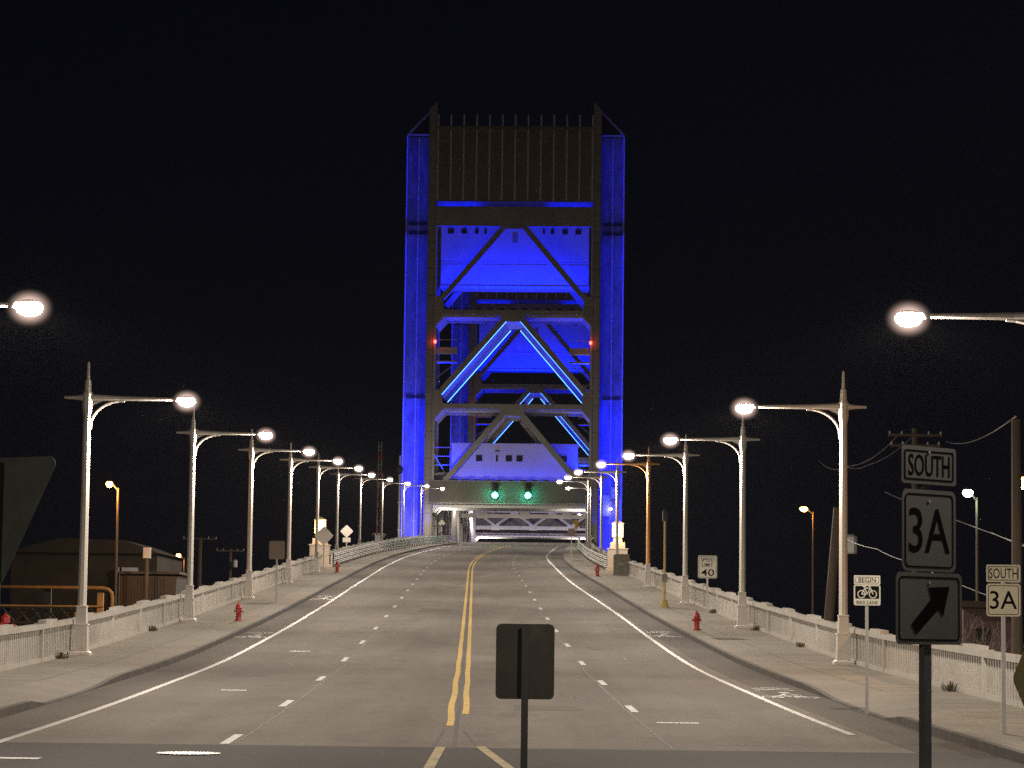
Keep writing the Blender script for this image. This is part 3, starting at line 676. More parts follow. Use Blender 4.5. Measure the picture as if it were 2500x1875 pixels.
for y in (.5, 51, SL-.5):
    b = MB(); z0, z1 = zs+5.9, zs+9.1
    b.box(-10.9, 10.9, y-.2, y+.2, z0-.35, z0+.35); b.box(-10.9, 10.9, y-.2, y+.2, z1-.3, z1+.3)
    n = 6; xs = [-10.9+21.8*k/n for k in range(n+1)]
    for k in range(n):
        a, c = (z1-.3, z0+.35) if k % 2 == 0 else (z0+.35, z1-.3)
        b.bar((xs[k], y, a), (xs[k+1], y, c), .35, .4)
    for k in range(1, n): b.box(xs[k]-.8, xs[k]+.8, y-.22, y+.22, (z0-.45 if k % 2 else z1-.5), (z0+.55 if k % 2 else z1+.35))
    b.build('portal_bracing', M['steel_lit'], t)
b = MB(); b.box(-1.2, 1.2, 50.6, 51.4, zs+9.4, zs+9.8); fl = b.build('floodlight', M['black'], t)
l = light('SPOT', 'blue_span_light', (0, 51.9, zs+9.2), 22000, BLUE, fl, spot_size=R(50), spot_blend=.7, shadow_soft_size=.3); aim(l, (0, 1, -.03))  # fixture and spot added on the span to tint the far lattice blue
for y, sd, lab in ((45, 1, 'span lamp post at the left truss hidden behind the portal beam'), (45, -1, 'span lamp post at the right truss hidden behind the portal beam'),
                   (101, 1, 'small far lamp hanging left under the lattice of the span'), (101, -1, 'small far lamp hanging right under the lattice of the span')):
    o = copy_tree(lamp0); o.location = tw(-sd*12.0, y, zr(400+y)-T0.z+.16); o.rotation_euler = (0, 0, TRZ+(0 if sd > 0 else math.pi))
    tag(o, lab, 'street lamp', 'street lamps along the bridge')

# ------------------------------------------------------------------ guard rails into the portal
def guardrail(sd, label):
    pts = [(D, lerp(D, [222, 300, 360, 396, 410], [11.3, 11.1, 10.5, 9.9, 9.9])*sd) for D in range(222, 412, 4)]
    p0 = pts[0]; t = thing('guardrail', label, 'guardrail', (cx(p0[0])+p0[1], p0[0], zr(p0[0])+.16), 0, 'guardrails leading to the tower portal')
    ox, oy, oz = t.location
    P = lambda D, l, z: (cx(D)+l-ox, D-oy, zr(D)+.16+z-oz)
    for z, h in ((.35, .26), (.68, .26), (1.02, .26)):
        b = MB(); vs = []
        for D, l in pts:
            for dl, dz in ((-.05, -h/2), (-.09, -h/4), (-.02, 0), (-.09, h/4), (-.05, h/2), (.03, h/2), (.03, -h/2)): vs.append(P(D, l+sd*dl, z+dz))
        n = 7; b.add(vs, [(i*n+j, i*n+(j+1) % n, (i+1)*n+(j+1) % n, (i+1)*n+j) for i in range(len(pts)-1) for j in range(n)])
        b.build('rail', M['guard'], t)
    for k, (D, l) in enumerate(pts):
        b = MB(); p = P(D, l+sd*.12, 0); b.box(p[0]-.07, p[0]+.07, p[1]-.08, p[1]+.08, p[2]-.02, p[2]+1.12); b.build('post', M['guard'], t)
guardrail(-1, 'three rail steel guardrail starting at the lantern pillar beside the diamond signs')
guardrail(1, 'three rail steel guardrail curving past the hydrant and cabinet into the portal')

# ------------------------------------------------------------------ lantern pillars
def pillar(x, D, lab, sc=1.0):
    t = thing('lantern_pillar', lab, 'pillar', (x, D, zr(D)+.16), 0, 'lantern pillars flanking the bridge')
    b = MB(); b.frustum(-.05, .95, .25, .95); b.frustum(.25, .8, 1.75, .8); b.frustum(1.75, .86, 1.86, .86); b.frustum(1.86, .62, 2.35, .58); b.frustum(2.35, .38, 2.75, .34); b.build('pedestal', M['pillar'], t, bevel=.02)
    b = MB(); b.frustum(2.76, .45, 2.85, .45); b.frustum(3.86, .5, 3.95, .46); b.frustum(3.95, .4, 4.12, .12)
    for sx in (-1, 1):
        for sy in (-1, 1): b.box(sx*.4-.04, sx*.4+.04, sy*.4-.04, sy*.4+.04, 2.85, 3.86)
    b.box(-.035, .035, -.44, -.37, 2.85, 3.86)
    ln = b.build('lantern_frame', M['pillar'], t)
    b = MB(); b.frustum(2.86, .355, 3.85, .355); b.build('lantern_glass', M['lantern'], ln)
    for dx, dy in ((0, -.9),):
        light('POINT', 'lantern_light', (dx, dy, 3.2), 260, (1, .58, .25), ln, shadow_soft_size=.3)
pillar(at(782, 1290, 222).x, 222, 'stone pillar with glowing lantern on the side of the diamond signs')
pillar(at(1508, 1290, 220).x, 220, 'stone pillar with glowing lantern behind the grey green cabinet')
# cabinet
x = at(1517, 1405, 207).x
t = thing('utility_cabinet', 'grey green metal cabinet on the sidewalk below the right lantern', 'cabinet', (x, 207, zr(207)+.16))
b = MB(); b.box(-.62, .62, -.4, .4, .08, 1.5); b.frustum(1.5, .66, 1.62, .5, .44, .3); b.build('body', M['cabinet'], t, bevel=.02)
b = MB(); b.box(-.66, .66, -.44, .44, -.03, .08); b.build('base', M['concrete'], t)
for s in (-1, 1):
    b = MB(); b.box(*sorted((s*.02, s*.57)), -.425, -.402, .2, 1.42); dr = b.build('door', M['cabinet'], t)
    b = MB(); b.box(*sorted((s*.06, s*.1)), -.46, -.426, .75, .95); b.build('handle', M['steel'], dr)

# ------------------------------------------------------------------ signs
def sign(name, lab, cat, x, D, zb, plates, yaw=0, post=(.03, 'steel'), zbase=None, group=None):
    """plates: (kind, w, h, z centre above base, material, border, writing function)"""
    zg = gz(x, D) if zbase is None else zbase
    t = thing(name, lab, cat, (x, D, zg), yaw, group)
    top = max(p[3]+p[2]/2 for p in plates)-.03
    b = MB(); pr = post[0]; dp = post[2] if len(post) > 2 else pr*1.3; b.box(-pr, pr, .012, .012+dp, -.15, top); b.box(-pr*.35, pr*.35, .013+dp, .02+dp*1.3, -.15, top); b.build('post', M[post[1]], t)
    for kind, wd, ht, zc, mt, border, fn in plates:
        if kind == 'rect': out = rrect(wd, ht, min(wd, ht)*.09, 4, 0, zc); inn = rrect(wd-2*.03, ht-2*.03, min(wd, ht)*.07, 4, 0, zc); in2 = rrect(wd-2*.03-2*(border or .02), ht-2*.03-2*(border or .02), min(wd, ht)*.06, 4, 0, zc)
        else:
            base = rrect(wd, wd, wd*.08, 4); c, s_ = math.cos(R(45)), math.sin(R(45))
            out = [(p[0]*c-p[1]*s_, zc+p[0]*s_+p[1]*c) for p in base]
        b = MB(); b.prism(out, -.004, .004); pl = b.build('plate', M[mt], t)
        if border and kind == 'rect':
            b = MB(); b.ring(inn, in2, -.0065, -.0045); b.build('border', M['ink'], pl)
        if fn: fn(pl, wd, ht, zc)
        b = MB(); b.lathe([(.012, 0), (.012, .004)], 8); o = b.build('bolt', M['steel'], pl); o.rotation_euler = (R(90), 0, 0); o.location = (0, -.005, zc+ht/2*.72 if kind == 'rect' else zc+wd*.45)
    return t
W_ = lambda s, k, f: (lambda pl, wd, ht, zc: text('lettering', s, ht*k, 0, zc, -.0052, M['ink'], pl, f*wd))
def arrow(pl, wd, ht, zc):
    pts = [(470, 670), (505, 740), (655, 565), (690, 610), (735, 405), (590, 415), (610, 490)]
    b = MB(); b.prism([((x-597)/455*wd, zc+(560-y)/495*ht) for x, y in pts], -.007, -.0045); b.build('arrow', M['ink'], pl)
def bicycle(pl, wd, ht, zc):
    b = MB(); b.prism(rrect(wd-.06, ht*.62, .02, 3, 0, zc+.06), -.006, -.0042); b.build('black_field', M['ink'], pl)
    text('lettering', 'BIKE LANE', .075, 0, zc-ht*.36, -.0052, M['ink'], pl, wd*.8)
    b = MB(); z0 = zc+.02; r = .088
    for s in (-1, 1):
        o_ = [(s*.125+r*math.cos(R(a)), z0+r*math.sin(R(a))) for a in range(0, 360, 20)]; i_ = [(s*.125+(r-.02)*math.cos(R(a)), z0+(r-.02)*math.sin(R(a))) for a in range(0, 360, 20)]
        b.ring(o_, i_, -.009, -.0065)
    for x0, y0, x1, y1 in ((-.125, 0, -.05, .13), (-.05, .13, .07, .13), (.07, .13, .125, 0), (-.125, 0, -.005, 0), (-.005, 0, -.06, .16), (-.005, 0, .07, .13), (.07, .13, .055, .175), (.03, .18, .085, .18), (-.1, .165, -.03, .165)):
        b.bar((x0, -.0078, z0+y0), (x1, -.0078, z0+y1), .022, .0025, (0, 1, 0))
    b.build('bicycle_symbol', M['sign_white'], pl)
def speed(pl, wd, ht, zc):
    text('lettering', 'SPEED', .15, 0, zc+ht*.32, -.0052, M['ink'], pl, wd*.7); text('lettering', 'LIMIT', .15, 0, zc+ht*.09, -.0052, M['ink'], pl, wd*.58)
    text('lettering', '40', .27, 0, zc-ht*.25, -.0052, M['ink'], pl, wd*.7)
def spot(u, v, D): return at(u, v, D)
# foreground back of a sign, in line with the lane
p = at(1282, 1615, 28)
sign('sign_back', 'dark blank back of a rounded rectangular sign on a post in mid road', 'road sign', p.x, 28, 0, [('rect', .605, .775, p.z-.17, 'sign_back', 0, None)], post=(.036, 'black', .014), zbase=.17)
o = [c for c in bpy.data.objects if c.name == 'sign_back'][0]
for c in o.children:                                 # the post runs on the camera side of this plate
    if c.name.startswith('post'): c.location.y = -.045
# foreground route sign
x20 = at(2268, 1300, 20).x; zz = lambda v: at(2268, v, 20).z-.17
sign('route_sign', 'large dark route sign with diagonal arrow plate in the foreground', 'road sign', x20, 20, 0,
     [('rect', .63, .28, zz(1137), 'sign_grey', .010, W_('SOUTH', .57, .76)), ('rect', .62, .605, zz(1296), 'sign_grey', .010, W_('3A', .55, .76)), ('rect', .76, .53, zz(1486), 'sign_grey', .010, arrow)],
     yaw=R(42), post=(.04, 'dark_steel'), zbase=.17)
# small route sign on the right sidewalk
x = at(2450, 1500, 48).x
sign('route_sign', 'small pale route sign by the right frame edge without an arrow', 'road sign', x, 48, 0,
     [('rect', .6, .31, at(2450, 1400, 48).z-gz(x, 48), 'sign_cream', .012, W_('SOUTH', .58, .84)), ('rect', .6, .58, at(2450, 1465, 48).z-gz(x, 48), 'sign_cream', .012, W_('3A', .56, .80))], yaw=R(-4), post=(.035, 'steel'))
# bike lane sign
x = at(2117, 1440, 58).x; g = gz(x, 58)
sign('bike_lane_sign', 'white and black bicycle lane sign on a thin grey post', 'road sign', x, 58, 0,
     [('rect', .57, .195, at(2117, 1416, 58).z-g, 'sign_white', .008, W_('BEGIN', .52, .66)), ('rect', .58, .44, at(2117, 1453, 58).z-g, 'sign_white', 0, bicycle)], yaw=R(4), post=(.032, 'steel'))
# speed limit
x = at(1727, 1460, 107).x; g = gz(x, 107)
sign('speed_limit_sign', 'white speed limit sign reading forty beside a red hydrant', 'road sign', x, 107, 0, [('rect', .76, .9, at(1727, 1384, 107).z-g, 'sign_white', .015, speed)], yaw=R(3), post=(.035, 'steel'))
# backs of signs on the left
x = at(675, 1400, 140).x; g = gz(x, 140)
sign('sign_back', 'square brown back of a sign on the left sidewalk past the hydrant', 'road sign', x, 140, 0, [('rect', .82, .95, at(680, 1343, 140).z-g, 'sign_back_brown', 0, None)], yaw=R(-6), post=(.035, 'steel'))
x = at(789, 1400, 200).x; g = gz(x, 200)
sign('diamond_sign', 'pale diamond sign back leaning in front of the glowing lantern pillar', 'road sign', x, 200, 0, [('dia', 1.05, 1.05, at(793, 1308, 200).z-g, 'sign_back_pale', 0, None)], yaw=R(-8), post=(.04, 'steel'))
x = at(846, 1330, 255).x; g = gz(x, 255)
sign('diamond_sign', 'grey diamond sign back with a small plate below it', 'road sign', x, 255, 0, [('dia', .88, .88, at(846, 1297, 255).z-g, 'sign_back_pale', 0, None), ('rect', .74, .44, at(846, 1318, 255).z-g, 'sign_white', 0, None)], post=(.05, 'steel'))
# by the portal
x = at(1395, 1330, 271).x; g = gz(x, 271)
sign('sign_back', 'small brown sign back on a thin post before the portal', 'road sign', x, 271, 0, [('rect', .72, .8, at(1395, 1300, 271).z-g, 'sign_back_brown', 0, None)], post=(.04, 'steel'))
x = at(1406, 1330, 345).x; g = zr(345)+.16
sign('diamond_sign', 'yellow diamond warning sign in front of the portal beside the small brown sign', 'road sign', x, 345, 0, [('dia', .62, .62, at(1406, 1276, 345).z-g, 'sign_yellow', 0, None), ('rect', .5, .3, at(1406, 1288, 345).z-g, 'sign_yellow', 0, None)], post=(.05, 'steel'), zbase=g)
q = Vector(tw(-10.6, 6, 0))
sign('diamond_sign', 'pale yellow diamond sign half hidden behind the left truss post in the portal', 'road sign', q.x, q.y, 0, [('dia', .8, .8, 3.4, 'sign_white', 0, None)], post=(.05, 'steel'), zbase=q.z)
# right frame edge and left frame edge, unlit backs
x = at(2540, 1656, 22).x
sign('diamond_sign', 'dark olive diamond sign corner cut by the right frame edge', 'road sign', x, 22, 0, [('dia', .76, .76, at(2540, 1656, 22).z-.17, 'olive', 0, None)], yaw=R(55), post=(.035, 'black'), zbase=.17)
p = at(2, 1118, 16); t = thing('yield_sign', 'large dark green back of a triangular sign cut by the left frame edge', 'road sign', (p.x, 16, .17), R(-33))
b = MB(); h = .79; zt = p.z-.17; tri = []
for cx_, cz_, a0 in ((.457-.07, zt-.045, -30), (-.457+.07, zt-.045, 90), (0, zt-h+.08, 210)):
    for i in range(6): a = R(a0+120*i/5); tri.append((cx_+.05*math.cos(a), cz_+.045*math.sin(a)))
b.prism(tri, -.004, .004); b.build('plate', M['green_back'], t)
b = MB(); b.box(-.035, .035, -.05, -.006, -.15, zt-.03); b.build('post', M['sign_back'], t)

# ------------------------------------------------------------------ hydrants
def make_hydrant():
    t = thing('fire_hydrant', '', 'fire hydrant')
    b = MB(); b.lathe([(.19, -.03), (.19, .03), (.12, .05), (.11, .1), (.11, .50), (.15, .52), (.15, .56), (.115, .58), (.12, .62), (.09, .70), (.035, .74), (.035, .80), (.02, .81)], 14); b.build('barrel', M['red'], t, True)
    for a, r, l in ((0, .055, .19), (180, .055, .19), (-90, .075, .2)):
        b = MB(); d = Vector((math.cos(R(a)), math.sin(R(a)), 0)); b.tube([d*.09+Vector((0, 0, .42)), d*(l-.03)+Vector((0, 0, .42)), d*(l-.03)+Vector((0, 0, .42)), d*l+Vector((0, 0, .42))], [r*.85, r*.85, r*1.15, r*1.1], 8); b.build('nozzle_cap', M['red'], t)
    b = MB(); b.lathe([(.165, .031), (.165, .045)], 6); b.build('flange_bolt', M['black'], t)
    return t
hy = make_hydrant()
for k, (u, v, D, lab) in enumerate(((582, 1517, 115.5, 'red hydrant on the left sidewalk in front of the second lamp post'), (1701, 1539, 111.6, 'red hydrant on the right sidewalk next to the speed limit sign'),
                                    (823, 1398, 204.6, 'small far red hydrant on the left before the guardrail'), (1458, 1407, 203, 'small far red hydrant on the right beside the guardrail'))):
    o = hy if k == 0 else copy_tree(hy); p = at(u, v, D); o.location = (p.x, D, gz(p.x, D)); tag(o, lab, 'fire hydrant', 'red fire hydrants on the sidewalks')
    if k == 1: o.rotation_euler.z = R(150)
    if k >= 2: o.scale = (1.15, 1.15, 1.15)
# weeds along the foot of the balustrades
rw = random.Random(11)
for D, sd, sc, lab in ((66.5, 1, .22, 'dry weed clump at the balustrade foot near the small route sign'), (97, 1, .16, 'dry weed clump at the balustrade foot left of the bike lane sign'), (112, 1, .2, 'dry weed clump beside the plinth of the second right lamp post'), (118, 1, .22, 'taller weed clump at the balustrade foot behind the speed limit sign'),
                       (132, 1, .2, 'weed clump at the balustrade foot beside the yellow pole'), (81, -1, .2, 'weed clump by the plinth of the tallest left lamp post'), (104, -1, .2, 'weed clump at the left balustrade foot before the second lamp post')):
    x = cx(D)+sd*12.02; b = MB()
    for k in range(60):
        a = rw.uniform(0, 6.28); r = rw.uniform(0, sc); h = sc*rw.uniform(.5, 1.1)
        p = Vector((r*math.cos(a), r*2*math.sin(a), 0)); q = p*1.4+Vector((0, 0, h)); u = Vector((math.sin(a), -math.cos(a), 0))*.018
        b.add([p-u, p+u, q+u*.6, q-u*.6], [(0, 1, 2, 3)])
    o = b.build('weed_clump', M['weed']); o.location = (x, D, zr(D)+.16); tag(o, lab, 'weeds', 'weeds along the balustrades')
# yellow signal pole
x = at(1622, 1480, 139.7).x; t = thing('signal_pole', 'thin yellow pole with a dark head and small box on the right sidewalk', 'pole', (x, 139.7, gz(x, 139.7)))
b = MB(); b.lathe([(.2, -.03), (.2, .12), (.14, .34), (.085, .4)], 8); b.build('base', M['pole_yellow'], t)
b = MB(); b.tube([(0, 0, .38), (0, 0, 4.7)], .065, 8); b.build('pole', M['pole_yellow'], t)
b = MB(); b.box(-.12, .12, -.16, .14, 4.45, 4.95); b.lathe([(.02, 0), (.08, .02), (.05, .12)], 8, (0, 0, 4.96)); b.build('signal_head', M['black'], t)
b = MB(); b.box(-.14, .14, -.16, -.066, 1.3, 1.7); b.build('button_box', M['cabinet'], t)
# manhole cover
x = cx(42.1)-4.1; t = thing('manhole_cover', 'pale round cover shining in the lower left of the road', 'manhole cover', (x, 42.1, zr(42.1)))
b = MB(); b.lathe([(.42, 0.001), (.42, .010), (.01, .0105)], 28)
b.build('lid', M['cover'], t)
b = MB(); n = 28; vs = [(r*math.cos(2*math.pi*i/n), r*math.sin(2*math.pi*i/n), z) for r, z in ((.43, .009), (.5, .009)) for i in range(n)]
b.add(vs, [(i, (i+1) % n, n+(i+1) % n, n+i) for i in range(n)]); b.build('rim', M['cover'], t)
# raised barrier gate
p = at(925, 1320, 352); g = zr(352)+.16; t = thing('barrier_gate', 'striped road gate with its arm raised upright beside the left tower panel', 'barrier gate', (p.x, 352, g))
b = MB(); b.box(-.5, .5, -.45, .45, 0, 1.5); b.box(-.56, .56, -.5, .5, 1.5, 1.6); b.build('housing', M['steel'], t)
b = MB(); b.prism([(-.95, 1.5), (-.75, 1.7), (-.2, 1.2), (-.3, .7)], .46, .62); b.prism([(.2, 1.2), (.75, 1.65), (.95, 1.45), (.3, .7)], .46, .62); b.build('balance_arm', M['cabinet'], t)
b = MB(); c2 = MB()
for k in range(10):
    z = 1.4+k*1.22
    tgt = b if k % 2 else c2; wd = .28-.008*k
    for sx in (-1, 1): tgt.bar((sx*wd, -.5, z), (sx*(wd-.006), -.5, z+1.2), .09, .12)
    tgt.bar((-wd, -.5, z), (wd, -.5, z+1.1), .05, .06); tgt.bar((-wd, -.5, z+.02), (wd, -.5, z+.02), .06, .08)
ar = b.build('arm', M['stripe_white'], t); c2.build('red_stripe', M['stripe_red'], ar)

# ------------------------------------------------------------------ yard on the left, below the viaduct
def yard_lamp(name, lab, u, v, D, pu, mt, en, colr, r=.16, tilt=(0, 0)):
    h = at(u, v, D); b0 = at(pu, v, D); t = thing(name, lab, 'lamp', (b0.x, D, TER))
    H = h.z-TER; dx = h.x-b0.x
    b = MB(); b.tube([(0, 0, 0), (0, 0, H-.5), (0, 0, H-.25)], [.10, .06, .05], 8); b.build('pole', M['wood'], t)
    b = MB(); b.tube([(0, 0, H-.4), (dx*.5, -.1, H-.12), (dx*.8, -.2, H+.02)], .045, 6); b.lathe([(.04, .14), (.1, .11), (.13, .04)], 10, (dx, -.3, H+.05), 1.2, 1); hd = b.build('lamp_head', M['black'], t)
    b = MB(); b.lathe([(r*.7, .05), (r, -.02), (r*.98, -.10), (r*.75, -.2), (r*.35, -.26), (.01, -.27)], 12, (dx, -.3, H+.02), 1.2, 1); b.build('lens', M[mt], hd, True)
    light('POINT', 'yard_light', (dx, -.45, H-.4), en, colr, hd, shadow_soft_size=.15)
    return t
ORG = (1, .40, .09)
yard_lamp('yard_lamp', 'orange yard lamp on a thin pole beside the tallest left lamp post', 269, 1180, 150, 289, 'lens_far', 1700, ORG)
yard_lamp('yard_lamp', 'small distant orange lamp left of the second left lamp post', 437, 1355, 210, 450, 'lens_far', 200, ORG, .15)
yard_lamp('yard_lamp', 'distant orange lamp beside the leaning wooden pole on the right', 1961, 1241, 190, 1985, 'lens_far', 500, ORG, .24)
yard_lamp('yard_lamp', 'cool white lamp beside the large south sign', 2360, 1201, 120, 2385, 'lens_green', 160, (.75, 1, .8), .2)
yard_lamp('yard_lamp', 'orange lamp at the right frame edge on the tall wooden pole', 2497, 1174, 74, 2520, 'lens_far', 700, (1, .5, .2), .22)
# warehouse
D = 185; p = at(205, 1400, D); q = at(20, 1300, D); q2 = at(375, 1300, D)
t = thing('warehouse', 'dark brown warehouse with low gable behind the orange pipes', 'building', (p.x, D, TER))
hw = (q2.x-q.x)/2; H = at(205, 1318, D).z-TER
b = MB(); b.box(-hw, hw, 0, 14, 0, H-.9); b.build('wall', M['brown_wall'], t)
b = MB(); b.prism([(-hw-.3, H-.9), (hw+.3, H-.9), (hw*.55, H), (-hw*.35, H+.1)], -.3, 14.3); b.build('roof', M['brown_wall'], t)
b = MB(); b.box(hw*.62, hw*.9, -.05, -.003, H*.45, H*.56); b.build('window', M['glass'], t)
for k in range(4):
    b = MB(); x = -hw*.8+k*hw*.42; b.box(x, x+.9, -.06, -.004, H*.5, H*.5+.9); b.build('window', M['glass'], t)
b = MB(); b.box(hw*.5, hw*.53, -.5, -.2, H*.42, H*.85); b.box(hw*.48, hw*.75, -.5, -.2, H*.82, H*.85); b.build('downpipe', M['steel'], t)
# ribbed shed
D = 160; a = at(292, 1405, D); c = at(432, 1405, D); t = thing('storage_shed', 'ribbed metal shed with a slanted end wall behind the railing', 'shed', (a.x, D, TER)); wd = c.x-a.x; H = a.z-TER
b = MB(); b.prism([(0, 0), (wd-.5, 0), (wd, H), (0, H+.1)], 0, 6)
b.build('wall', M['shed'], t)
b = MB()
for k in range(16): x = .1+k*(wd-.7)/16; b.box(x, x+.07, -.06, -.002, .2, H-.05)
b.build('rib', M['shed'], t)
b = MB(); b.box(-.2, wd+.2, -.3, 6.2, H+.11, H+.25); b.build('roof', M['shed'], t)
# box on a post
D = 158; p = at(359, 1349, D); t = thing('transformer_box', 'small grey box on a dark post beside the ribbed shed', 'utility box', (p.x, D, TER)); H = p.z-TER
b = MB(); b.tube([(0, 0, 0), (0, 0, H-.3)], .12, 8); b.build('post', M['wood'], t)
b = MB(); b.box(-.22, .22, -.2, .2, H-.35, H+.3); b.build('box', M['steel'], t, bevel=.03)
# orange pipe frame
D = 138; zt = at(140, 1434, D).z-TER; xl = at(-60, 1434, D).x; xr = at(275, 1434, D).x
t = thing('pipe_frame', 'orange pipe frame bending down at its end behind the left railing', 'pipes', (xr, D, TER)); L = xl-xr
b = MB(); b.tube([(L, 0, zt), (-.5, 0, zt), (-.2, 0, zt-.07), (-.05, 0, zt-.25), (0, 0, zt-.5), (0, 0, 0)], .09, 8); b.build('pipe', M['pipe'], t, True)
b = MB(); b.tube([(L, -.3, zt-.95), (-.4, -.3, zt-.95)], .04, 6); b.build('lower_pipe', M['pipe'], t)
b = MB(); b.box(-.75, -.45, -.15, .15, 0, zt-.25); b.build('upright', M['pipe'], t)
b = MB(); b.box(-1.9, -.8, -.1, .25, zt-1.75, zt-1.25); b.build('valve_box', M['pipe'], t)
b = MB(); x = L+.5
while x < -1.2: b.bar((x, .5, zt-1.0), (x+.7, .5, zt-1.75), .06, .06); b.bar((x+.7, .5, zt-1.0), (x, .5, zt-1.75), .06, .06); x += .75
b.bar((L, .5, zt-1.0), (-.9, .5, zt-1.0), .08, .1); b.bar((L, .5, zt-1.8), (-.9, .5, zt-1.8), .08, .1); b.build('lattice', M['shed'], t)
b = MB()
for xx in (-3.4, -7.5): b.box(xx-.17, xx+.17, .55, .8, 0, zt+.02)
b.build('dark_upright', M['black'], t)
# red standpipe
D = 125; p = at(12, 1512, D); t = thing('standpipe', 'red valve stand at the left frame edge behind the railing', 'valve', (p.x, D, TER)); H = p.z-TER
b = MB(); b.lathe([(.16, 0), (.16, H-.2), (.24, H-.15), (.24, H+.1), (.1, H+.22), (.03, H+.3)], 12); b.tube([(.1, 0, H-.35), (.5, 0, H-.35), (.62, 0, H-.5), (.62, 0, 0)], .1, 8); b.build('barrel', M['red'], t)
for xx in (-.1, .45):
    b = MB(); b.lathe([(.02, 0), (.15, .01), (.15, .07), (.04, .09)], 12); o = b.build('cap', M['red'], t); o.rotation_euler = (R(90), 0, 0); o.location = (xx, -.24, H-.3-.1*xx)

# ------------------------------------------------------------------ utility poles and wires
def utility(lab, u, vtop, D, r, lean=0, arms=(), tu=None):
    p = at(u, vtop, D); t = thing('utility_pole', lab, 'utility pole', (p.x-lean*(p.z-TER), D, TER)); H = p.z-TER
    b = MB(); b.tube([(0, 0, 0), (lean*H, 0, H)], [r*1.15, r*.85], 10); b.build('pole', M['wood'], t)
    for dz, hwid in arms:
        z = H-dz; b = MB(); b.box(lean*z-hwid, lean*z+hwid, -r-.12, -r+.02, z-.06, z+.06)
        c = b.build('crossarm', M['wood'], t)
        b = MB()
        for q in (-.95, -.5, .5, .95): b.lathe([(.04, 0), (.05, .06), (.03, .14)], 6, (lean*z+q*hwid, -r-.05, z+.06))
        b.build('insulator', M['steel'], c)
    if tu:
        b = MB(); b.lathe([(.22, 0), (.24, .05), (.24, .65), (.1, .75)], 10, (lean*H+tu, -r-.3, H-1.8)); b.build('transformer', M['steel'], t)
    return t
utility('leaning wooden pole behind the tallest right lamp post', 2046, 1240, 105, .21, .08, (), .45)
utility('tall wooden pole near the right frame edge above the small route sign', 2481, 1024, 72, .15)
utility('dim wooden pole with crossarms above the large south sign', 2233, 1046, 130, .16, 0, ((.35, 1.3), (.85, 1.2)))
utility('wooden pole with one long crossarm between the left lamp posts', 489, 1312, 230, .2, 0, ((.15, 1.45),))
utility('thinner wooden pole with a crossarm beyond the long crossarm pole', 563, 1340, 262, .17, 0, ((.2, 1.35),), .5)
def wire(lab, pts, r=.016, sag=.35):
    ps = [at(*p) for p in pts]; out = []
    for a, c in zip(ps[:-1], ps[1:]):
        for i in range(10):
            s = i/10; q = a.lerp(c, s); q.z -= sag*4*s*(1-s); out.append(q)
    out.append(ps[-1]); t = MB(); o0 = out[0]; t.tube([q-o0 for q in out], r, 5); o = t.build('overhead_wire', M['wire']); o.location = o0
    return tag(o, lab, 'wire', 'overhead wires on the right')
wire('wire rising from the crossarm pole to the tall pole top', [(2310, 1078, 130), (2481, 1016, 72)])
wire('long drooping wire running behind the tallest right lamp post to the crossarms', [(2000, 1125, 160), (2070, 1138, 150), (2190, 1065, 130)], .022)
wire('lower drooping wire left of the large south sign', [(2060, 1135, 150), (2120, 1135, 140), (2225, 1068, 130)], .018, .2)
wire('bright straight wire crossing behind the large route sign', [(2070, 1318, 100), (2140, 1340, 96), (2220, 1372, 92), (2480, 1480, 80)], .016, .05)
wire('short sloping wire near the distant orange lamp', [(2160, 1200, 140), (2215, 1222, 136), (2500, 1330, 110)], .02, .05)
wire('wire sloping past the tall right pole', [(2420, 1300, 90), (2520, 1340, 80)], .016, .02)
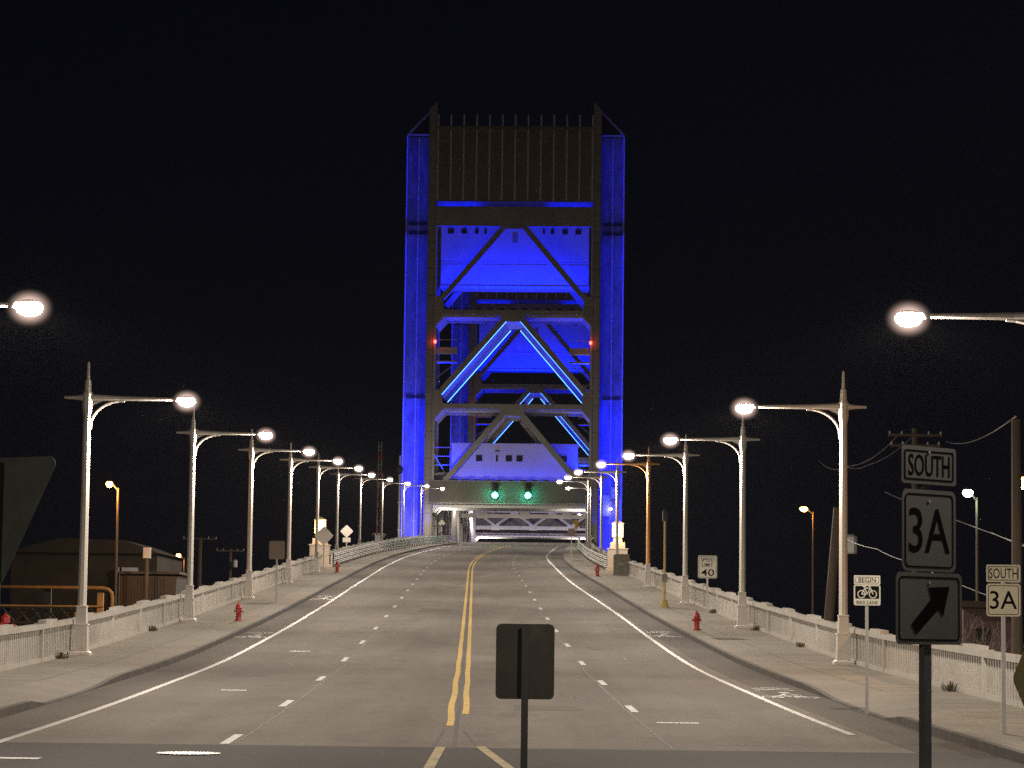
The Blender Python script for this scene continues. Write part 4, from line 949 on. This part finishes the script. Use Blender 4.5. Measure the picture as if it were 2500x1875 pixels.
# low house and bare tree at the right
D = 118; a = at(2352, 1466, D); c = at(2470, 1466, D); t = thing('low_house', 'low mauve clapboard house behind the right railing', 'house', (a.x, D, TER)); wd = c.x-a.x; H = a.z-TER
b = MB(); b.box(0, wd, 0, 7, 0, H-.3); b.build('wall', M['mauve'], t)
b = MB(); b.prism([(-.2, H-.3), (wd+.2, H-.3), (wd+.2, H-.1), (-.2, H)], -.3, 7.2); b.build('roof', M['shed'], t)
b = MB(); b.box(.5, 1.1, -.04, -.003, H-2.2, H-1.2); b.build('window', M['glass'], t)
p = at(2385, 1560, 104); t = thing('bare_tree', 'leafless tree in front of the mauve house', 'tree', (p.x, 104, TER)); H = at(2385, 1490, 104).z-TER
b = MB(); b.tube([(0, 0, 0), (.05, 0, H*.4), (-.03, 0, H*.62)], [.16, .12, .08], 8); b.build('trunk', M['bark'], t)
b = MB(); rnd = random.Random(3)
def branch(o, d, l, r, n):
    e = o+d*l; b.tube([o, o.lerp(e, .5)+Vector((rnd.uniform(-.05, .05), 0, 0)), e], [r, r*.8, r*.55], 5)
    if n:
        for _ in range(4): branch(o.lerp(e, rnd.uniform(.4, 1)), (d+Vector((rnd.uniform(-.8, .8), rnd.uniform(-.6, .6), rnd.uniform(-.2, .5)))).normalized(), l*rnd.uniform(.5, .75), r*.55, n-1)
for k in range(7): branch(Vector((0, 0, H*rnd.uniform(.4, .6))), Vector((rnd.uniform(-1, 1), rnd.uniform(-.6, .6), rnd.uniform(.6, 1.2))).normalized(), H*.22, .05, 3)
b.build('crown', M['bark'], t)

# ------------------------------------------------------------------ thin haze added to give the lamps halos and the sky grain
b = MB(); b.box(-600, 600, -200, 1200, TER-1, 96)
hz = bpy.data.materials.new('mist'); hz.use_nodes = True; nt = hz.node_tree; hz.cycles.volume_sampling = 'EQUIANGULAR'
for n in list(nt.nodes):
    if n.type == 'BSDF_PRINCIPLED': nt.nodes.remove(n)
pv = nt.nodes.new('ShaderNodeVolumePrincipled'); pv.inputs['Color'].default_value = (.95, .92, .9, 1); pv.inputs['Density'].default_value = .000028; pv.inputs['Anisotropy'].default_value = .4
nt.links.new(pv.outputs[0], nt.nodes['Material Output'].inputs['Volume'])
o = b.build('haze', hz); o['kind'] = 'stuff'; o['label'] = 'thin night mist glowing round the lamps'; o['category'] = 'haze'
